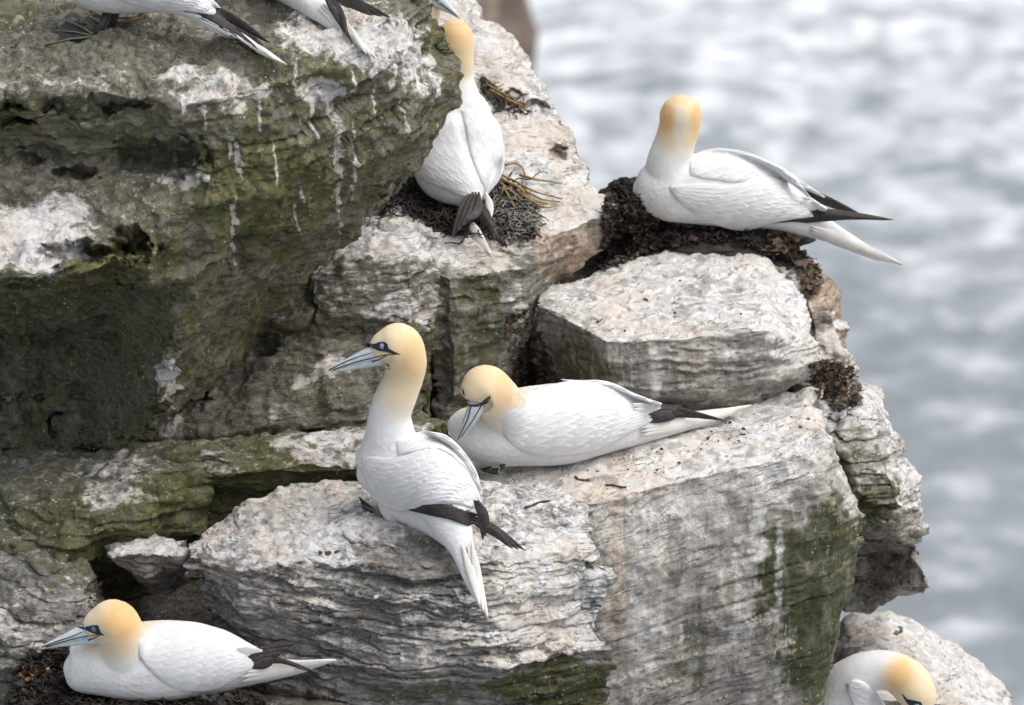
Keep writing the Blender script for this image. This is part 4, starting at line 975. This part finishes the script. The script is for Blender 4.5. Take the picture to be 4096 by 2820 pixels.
b.decal([(465, 402), (470, 404.5), (477, 404.3), (483, 401), (487, 397.5), (490.5, 395.5), (490, 400), (487, 403.5), (482, 405.5), (477, 407), (470, 406.3), (466, 404.5)], M_MASK, 'face_mask')
b.decal([(461.6, 388), (463.5, 390), (465, 396), (463.2, 395)], M_MASK, 'face_mask')
e = b.decal([(485, 401.6), (487, 399.4), (489.4, 397.2), (489, 399.4), (486.8, 402)], M_RING, 'eye', lift=1.1)
b.wing([(500, 420), (515, 402), (540, 388), (570, 381), (600, 383), (625, 391), (645, 398), (661, 404)],
       [(500, 428), (512, 445), (535, 455), (565, 456), (590, 453), (606, 447), (630, 434), (655, 420)], lift=5, thick=6, rows=9, cols=9, slope=5)
b.wing([(560, 379), (580, 380), (600, 380), (616, 384), (632, 392), (650, 399), (662, 403)], [(570, 384), (585, 387), (602, 391), (618, 396), (634, 402), (650, 405), (661, 406)], lift=7, thick=6, rows=6, cols=3, name='far_wing')
for k in range(5):
    b.feather([(628 + 2 * k, 410 + 3 * k, .62), (664 + k, 408 + 2.2 * k, .67), (725 - 12 * k, 420.5 - 1.5 * k, .74)], 4.5, M_BROWN if k % 2 else M_BLACK, 'primary_feather', near=10 + k)
for k in range(3):
    b.feather([(640, 402, .66), (672, 401 - k, .70), (708 - 8 * k, 400.5 + 2 * k, .76)], 4.0, M_BROWN, 'primary_feather', near=6 + k)
for k in range(4):
    b.feather([(632 + k, 404 + 5 * k, .60), (648, 408 + 4.5 * k, .63), (661 - 2 * k, 408 + 4.8 * k, .655)], 4.6, M_QUILL, 'secondary_feather', near=9, curve=0.25, thick=0.5)
for k in range(3):
    b.feather([(640, 428 + 4 * k, .64), (690, 419 + 2.5 * k, .74), (752 - 9 * k, 405 + 4 * k, .905)], 5.0, M_TAIL, 'tail_feather', near=8 - 1.5 * k)
b.foot((500, 468, .44), (506, 462, .46), [(480, 469, .45), (486, 472, .43), (498, 474, .40)], 2)

# --- the bird on the nest to the right
b = Bird((700, 230, 1.66), 'gannet with face hidden in its back feathers, sitting on the dark seaweed nest',
    [(633, 191, 1.68, 7, 7), (642, 191, 1.68, 24, 20), (665, 189, 1.68, 36, 32), (700, 189, 1.68, 39.5, 36), (735, 192, 1.68, 39.5, 35), (768, 202, 1.68, 31, 28), (797, 217, 1.67, 20, 20), (824, 229, 1.66, 13, 15), (850, 242, 1.65, 8.5, 10), (876, 254, 1.64, 4.5, 6), (903, 265, 1.63, 1, 2)],
    [(674, 180, 1.68, 33, 28), (670, 162, 1.68, 25, 23), (674, 145, 1.68, 21.5, 20), (679, 128, 1.68, 21.5, 19.5), (681, 113, 1.68, 21.8, 20), (681, 103, 1.68, 17.5, 16), (681, 97, 1.68, 8, 8)],
    gold=[(681, 118, 38, 52, 1), (680, 130, 9, 34, -.45)], deep=[(663, 116, 17, 28, .8), (699, 120, 12, 32, .7), (680, 98, 22, 12, .4)], dirt=[(640, 205, 20, 20, .45), (650, 180, 22, 24, .3)])
b.wing([(669, 186), (700, 183), (735, 184), (762, 176), (788, 182), (806, 194), (818, 202), (828, 209)],
       [(669, 190), (680, 204), (700, 217), (722, 227), (745, 231), (772, 224), (800, 219), (819, 217)], lift=7, thick=7, rows=9, cols=8, slope=4)
b.wing([(688, 158), (705, 150), (725, 149), (750, 155), (776, 165), (795, 178), (810, 196)], [(690, 176), (710, 180), (735, 183), (755, 180), (775, 178), (792, 185), (809, 198)], lift=4, thick=5, rows=8, cols=4, name='scapular_feathers')
b.wing([(715, 147.5), (740, 150.5), (765, 159), (787, 170), (805, 183), (826, 197)], [(717, 150), (740, 155), (762, 166), (782, 178), (800, 187), (824, 198)], lift=6, thick=6, rows=7, cols=3, name='far_wing')
for k in range(5):
    b.feather([(768 + 5 * k, 224 - k, 1.66), (815, 213 + 1.2 * k, 1.65), (893 - 9 * k, 220 - .6 * k, 1.64)], 5.2, M_BROWN if k < 3 else M_BLACK, 'primary_feather', near=9 + k)
for k in range(3):
    b.feather([(790, 186 + k, 1.70), (825, 199 + 1.5 * k, 1.70), (868 - 8 * k, 219 - 3 * k, 1.70)], 4.0, M_BLACK, 'primary_feather', near=4)
for k in range(4):
    b.feather([(800 - 4 * k, 202 + 4 * k, 1.65), (814 - 3 * k, 206 + 4 * k, 1.65), (827 - 4 * k, 209 + 3.2 * k, 1.65)], 4.6, M_QUILL, 'secondary_feather', near=10, curve=0.25, thick=0.5)
for k in range(3):
    b.feather([(810, 226 + 3 * k, 1.66), (846, 240 + 2.4 * k, 1.65), (903 - 11 * k, 265 - 2 * k, 1.635)], 5.0, M_TAIL, 'tail_feather', near=8 - 1.5 * k)

# --- the bird on the black nest at the lower left
b = Bird((150, 702, -.20), 'gannet sitting low at the lower left on the black seaweed nest, bill pointing left',
    [(65, 668, -.20, 8, 8), (75, 668, -.20, 25, 22), (100, 663, -.20, 34, 32), (140, 662, -.20, 40.5, 36), (180, 660, -.20, 40, 35), (215, 661, -.20, 34, 30), (245, 665, -.20, 23, 22), (270, 668.5, -.20, 13, 14), (295, 667, -.20, 7.5, 10), (318, 663, -.20, 4, 6), (337, 659.5, -.20, 1, 2)],
    [(128, 665, -.22, 30, 26), (124, 650, -.24, 25, 22), (121, 634, -.255, 22.5, 19.5), (113, 623, -.26, 23, 19.5), (99, 625, -.26, 17, 14), (88, 630, -.26, 10, 9)],
    gold=[(116, 624, 50, 50, 1), (130, 648, 26, 20, .5)], deep=[(122, 620, 26, 30, .8)])
b.bill([(95, 631, -.26, 8, 8), (82, 633, -.26, 7.5, 6.8), (69, 637.5, -.26, 5.6, 4.6), (55, 642.5, -.26, 3.5, 2.8), (38.5, 648.5, -.26, .7, .7)],
       [(101, 638, -.26, 6, 7), (86, 640, -.26, 4.8, 5.5), (70, 642.8, -.26, 3.2, 3.6), (55, 645.5, -.26, 2.0, 2.3), (41, 648.5, -.26, .9, 1)],
       [[(42, 647), (58, 641), (72, 636.5), (82, 632)], [(46, 647), (64, 641.5), (82, 637), (103, 634)], [(88, 640.5), (94, 638), (101, 634.5)]])
b.decal([(76, 626), (82, 626.5), (88, 626.2), (93, 625), (98, 625.2), (99.5, 629), (101, 633), (105, 635.5), (98, 635), (91, 632.5), (84, 629.5), (79, 628)], M_MASK, 'face_mask')
b.eye(94.6, 628.6, 2.7, closed=True)
b.wing([(136, 640), (150, 628), (170, 621), (195, 622), (212, 627), (230, 636), (248, 643.5), (264, 649)],
       [(136, 652), (150, 672), (170, 686), (195, 692), (215, 690), (232, 682), (248, 672.5), (262, 662)], lift=5, thick=6, rows=9, cols=9, slope=4, relief=.7)
for k in range(4):
    b.feather([(240 + 3 * k, 655 + 4 * k, -.22), (262 + 2 * k, 651 + 3.5 * k, -.22), (298 - 8 * k, 642 + 5 * k, -.22)], 5.5, M_BROWN, 'primary_feather', near=12 + k)
for k in range(2):
    b.feather([(250, 662 + 3 * k, -.22), (280, 659.5 + k, -.22), (321 - 12 * k, 673.5 - 3 * k, -.24)], 2.6, M_BROWN, 'primary_feather', near=10 + k)
for k in range(4):
    b.feather([(238 - 3 * k, 648 + 6 * k, -.22), (252 - 2 * k, 651 + 5.5 * k, -.22), (265 - 4 * k, 651 + 6 * k, -.22)], 5.4, M_QUILL, 'secondary_feather', near=13, curve=0.25, thick=0.5)
for k in range(3):
    b.feather([(240, 672 + 5 * k, -.21), (285, 666 + 3 * k, -.21), (337 - 11 * k, 659.5 + 4 * k, -.205)], 5.4, M_TAIL, 'tail_feather', near=9 - 1.5 * k)

# --- the bird seen from behind on the left nest
b = Bird((462, 200, 1.32), 'gannet seen from behind on the left seaweed nest, half hidden by the overhang',
    [(477, 203, 1.27, 5, 6), (468, 190, 1.31, 26, 22), (457.5, 170, 1.38, 46, 30), (456.5, 150, 1.43, 48, 33), (458, 130, 1.46, 45, 33), (460, 112, 1.48, 35, 27), (459.5, 97, 1.49, 25, 22)],
    [(459, 112, 1.48, 30, 24), (458, 95, 1.49, 22, 20), (455.5, 78, 1.50, 18.8, 17.5), (455.5, 60, 1.50, 18.9, 18), (455.5, 42, 1.50, 19, 19), (455.5, 29, 1.50, 16, 15), (456, 21, 1.50, 8, 8)],
    gold=[(456, 45, 46, 50, 1)], deep=[(458, 30, 30, 34, .6)], voxel=0.0036)
b.wing([(456, 112), (461, 135), (467, 158), (474, 178), (481, 196), (479, 203)], [(424, 118), (410, 140), (406, 163), (424, 180), (448, 191), (468, 199)], lift=5, thick=6, rows=7, cols=7, relief=.7)
b.wing([(461, 110), (466, 135), (471, 158), (478, 176), (484, 190), (482, 202)], [(484, 108), (498, 122), (503.5, 142), (504.5, 162), (500, 179), (490, 192)], lift=4, thick=6, rows=7, cols=6, relief=.7)
for k in range(4):
    b.feather([(470 + 3 * k, 192, 1.26), (462 + 5 * k, 212, 1.22), (452 + 5 * k, 238 - 6 * k, 1.18)], 5.0, M_BROWN, 'primary_feather', near=2 + k, curve=.25, thick=.5)
for k in range(3):
    b.feather([(474 + 3 * k, 200, 1.27), (484 + 2 * k, 220, 1.22), (505 - 5 * k, 246 - 2 * k, 1.17)], 4.8, M_BLACK, 'primary_feather', near=0, curve=.25, thick=.5)
b.feather([(486, 192, 1.28), (490, 208, 1.25), (489, 222, 1.22)], 4, M_TAIL, 'tail_feather')
b.feather([(468, 218, 1.24), (478, 236, 1.19), (491, 255, 1.15)], 5.5, M_TAIL, 'tail_feather', near=-3)

# --- the bird curled up at the lower right
b = Bird((850, 740, .80), 'gannet with neck arched over and head bowed at the lower right corner',
    [(800, 760, .78, 8, 8), (812, 745, .78, 30, 26), (832, 733, .78, 44, 36), (860, 742, .78, 44, 36), (890, 762, .78, 30, 28), (925, 785, .78, 12, 14), (960, 800, .78, 3, 5)],
    [(843, 715, .78, 36, 30), (846, 692, .77, 30, 26), (858, 677, .75, 23.5, 22), (876, 670, .74, 20.5, 19.5), (894, 672, .73, 20.5, 19), (909, 682, .72, 21.5, 19), (917, 696, .71, 20, 18), (917, 708, .71, 15, 13), (915, 716, .71, 10, 9)],
    gold=[(915, 682, 46, 46, 1)], deep=[(897, 674, 24, 24, .75)], dirt=[])
b.bill([(915, 714, .70, 9, 8), (910, 727, .69, 7, 6), (903, 740, .69, 4, 3), (897, 752, .69, 1, 1)], [(909, 714, .71, 6, 7), (904, 727, .70, 5, 5), (899, 740, .695, 3, 3), (896, 751, .69, 1, 1)], [[(909, 716), (904, 730), (899, 745)]])
b.decal([(901, 693), (903.5, 695), (907, 699), (910.5, 702.8), (916, 700.8), (921, 702), (923, 706), (918, 709), (911, 708), (906, 702)], M_MASK, 'face_mask')
b.eye(917, 705, 3.2)
b.wing([(846, 683), (855, 679), (866, 683), (876, 692), (886, 706), (893, 725), (895, 745)], [(847, 690), (851, 702), (857, 716), (862, 730), (868, 742), (878, 752), (892, 755)], lift=7, thick=7, rows=6, cols=6)

# --- the birds at the top, cut by the frame
b = Bird((100, 40, .55), 'gannet at the upper left showing only belly, tail and dark webbed feet',
    [(62, -28, .62, 8, 8), (74, -28, .62, 26, 24), (100, -22, .60, 35, 32), (135, -20, .58, 34, 32), (165, -12, .55, 27, 26), (190, 2, .52, 17, 18), (212, 20, .49, 10, 12), (240, 38, .45, 6, 8), (266, 53, .41, 3.5, 5), (287, 65, .38, 1, 2)],
    [(95, -35, .61, 30, 26), (85, -62, .60, 23, 21), (80, -88, .60, 20, 18), (76, -108, .60, 22, 19), (62, -112, .60, 16, 14), (50, -108, .60, 9, 8)],
    gold=[(74, -105, 46, 46, 1)], dirt=[(110, 5, 30, 20, .3)])
b.bill([(58, -108, .60, 8, 8), (40, -104, .60, 6, 5), (10, -96, .60, .8, .8)], [(62, -103, .60, 6, 7), (40, -100, .60, 4, 5), (12, -95, .60, .8, .8)])
b.wing([(75, -45), (100, -52), (140, -48), (175, -30), (205, -8), (221, 8)], [(76, -40), (95, -18), (120, 0), (155, 10), (190, 13), (214, 16)], lift=6, thick=6, rows=8, cols=8)
for k in range(5):
    b.feather([(175 + 4 * k, 10 - 2 * k, .53), (222, 14 + 3.5 * k, .50), (271 - 6 * k + (12 if k > 3 else 0), 44 + 3 * k, .43)], 5.5, M_BLACK if k % 2 == 0 else M_BROWN, 'primary_feather', near=9 - k)
for k in range(5):
    b.feather([(195 - 4 * k, -6 + 4 * k, .54), (210 - 4 * k, 3 + 3 * k, .53), (222 - 5 * k, 11 + 1.7 * k, .52)], 4.6, M_QUILL, 'secondary_feather', near=8, curve=0.25, thick=0.5)
for k in range(3):
    b.feather([(200 + 3 * k, 20 - 2 * k, .51), (244, 41 - 1.5 * k, .44), (287 - 5 * k, 65 - 2 * k, .375)], 3.6, M_TAIL, 'tail_feather', near=5 - k)
b.foot((96, 37, .53), (108, 12, .56), [(46, 45, .50), (53, 31, .57), (66, 21, .62)], 4)
b.foot((110, 33, .60), (116, 10, .60), [(74, 30, .62), (78, 22, .66), (88, 16, .70)], 4)

b = Bird((305, 15, .75), 'gannet at the top beside the first one, only its tail and crossed wing tips showing',
    [(215, -95, .95, 8, 8), (228, -82, .93, 28, 26), (255, -55, .88, 36, 33), (283, -28, .80, 29, 27), (305, -4, .72, 18, 18), (325, 14, .64, 11.5, 12), (345, 32, .56, 7, 8), (362, 46, .50, 4, 5), (377, 59, .45, 1, 2)],
    [(245, -75, .90, 30, 26), (235, -108, .90, 22, 20), (232, -132, .90, 20, 18), (228, -150, .90, 22, 19), (214, -154, .90, 16, 14), (202, -150, .90, 9, 8)],
    gold=[(226, -148, 46, 46, 1)])
b.bill([(210, -150, .90, 8, 8), (192, -146, .90, 6, 5), (162, -138, .90, .8, .8)], [(214, -145, .90, 6, 7), (192, -142, .90, 4, 5), (164, -137, .90, .8, .8)])
b.wing([(235, -95), (262, -84), (290, -58), (315, -30), (335, -8)], [(225, -75), (240, -48), (265, -24), (292, -10), (325, -4)], lift=6, thick=6, rows=8, cols=8)
for k in range(3):
    b.feather([(320, -14 + 3 * k, .70), (355, 2 + 2 * k, .66), (391 - 9 * k, 18 - 1 * k, .60)], 4.6, M_BROWN, 'primary_feather', near=8)
for k in range(3):
    b.feather([(322 + 3 * k, -8, .66), (338 + 2 * k, 18 - k, .58), (353 - 3 * k, 43 - 3 * k, .52)], 3.6, M_BLACK if k else M_BROWN, 'primary_feather', near=10)
for k in range(3):
    b.feather([(318 + 3 * k, 8 - 2 * k, .66), (348 + k, 34 - 2 * k, .55), (377 - 5 * k, 59 - 2 * k, .448)], 3.4, M_TAIL, 'tail_feather', near=5 + k)
b.foot((268, 12, .80), (270, -14, .80), [(235, 8, .80), (240, 14, .78), (255, 19, .74)], 4)

b = Bird((410, 80, 1.95), 'gannet peeking out from behind the overhang at the top, only bill and cheek showing',
    [(350, 75, 1.80, 8, 8), (365, 68, 1.80, 26, 24), (390, 60, 1.80, 34, 30), (415, 48, 1.80, 30, 28), (426, 38, 1.8, 16, 16)],
    [(410, 50, 1.80, 26, 24), (420, 28, 1.80, 19, 18), (425, 8, 1.80, 18, 17), (428, -8, 1.80, 17, 16), (436, -6, 1.78, 11, 11), (440, -2, 1.77, 7, 7)],
    gold=[(428, -2, 40, 40, 1)])
b.bill([(437, -3, 1.77, 6.5, 7), (444, 3, 1.76, 5.5, 5), (452, 10, 1.75, 3, 3), (460, 18, 1.74, .7, .7)], [(434, 3, 1.77, 5, 6), (442, 7, 1.76, 3.8, 4), (450, 12, 1.75, 2, 2), (459, 18, 1.745, .7, .7)], [[(440, 3), (448, 9), (457, 16)]])
b.decal([(436, -8), (441, -6), (441, -1), (437, 1), (434, -3)], M_MASK, 'face_mask')
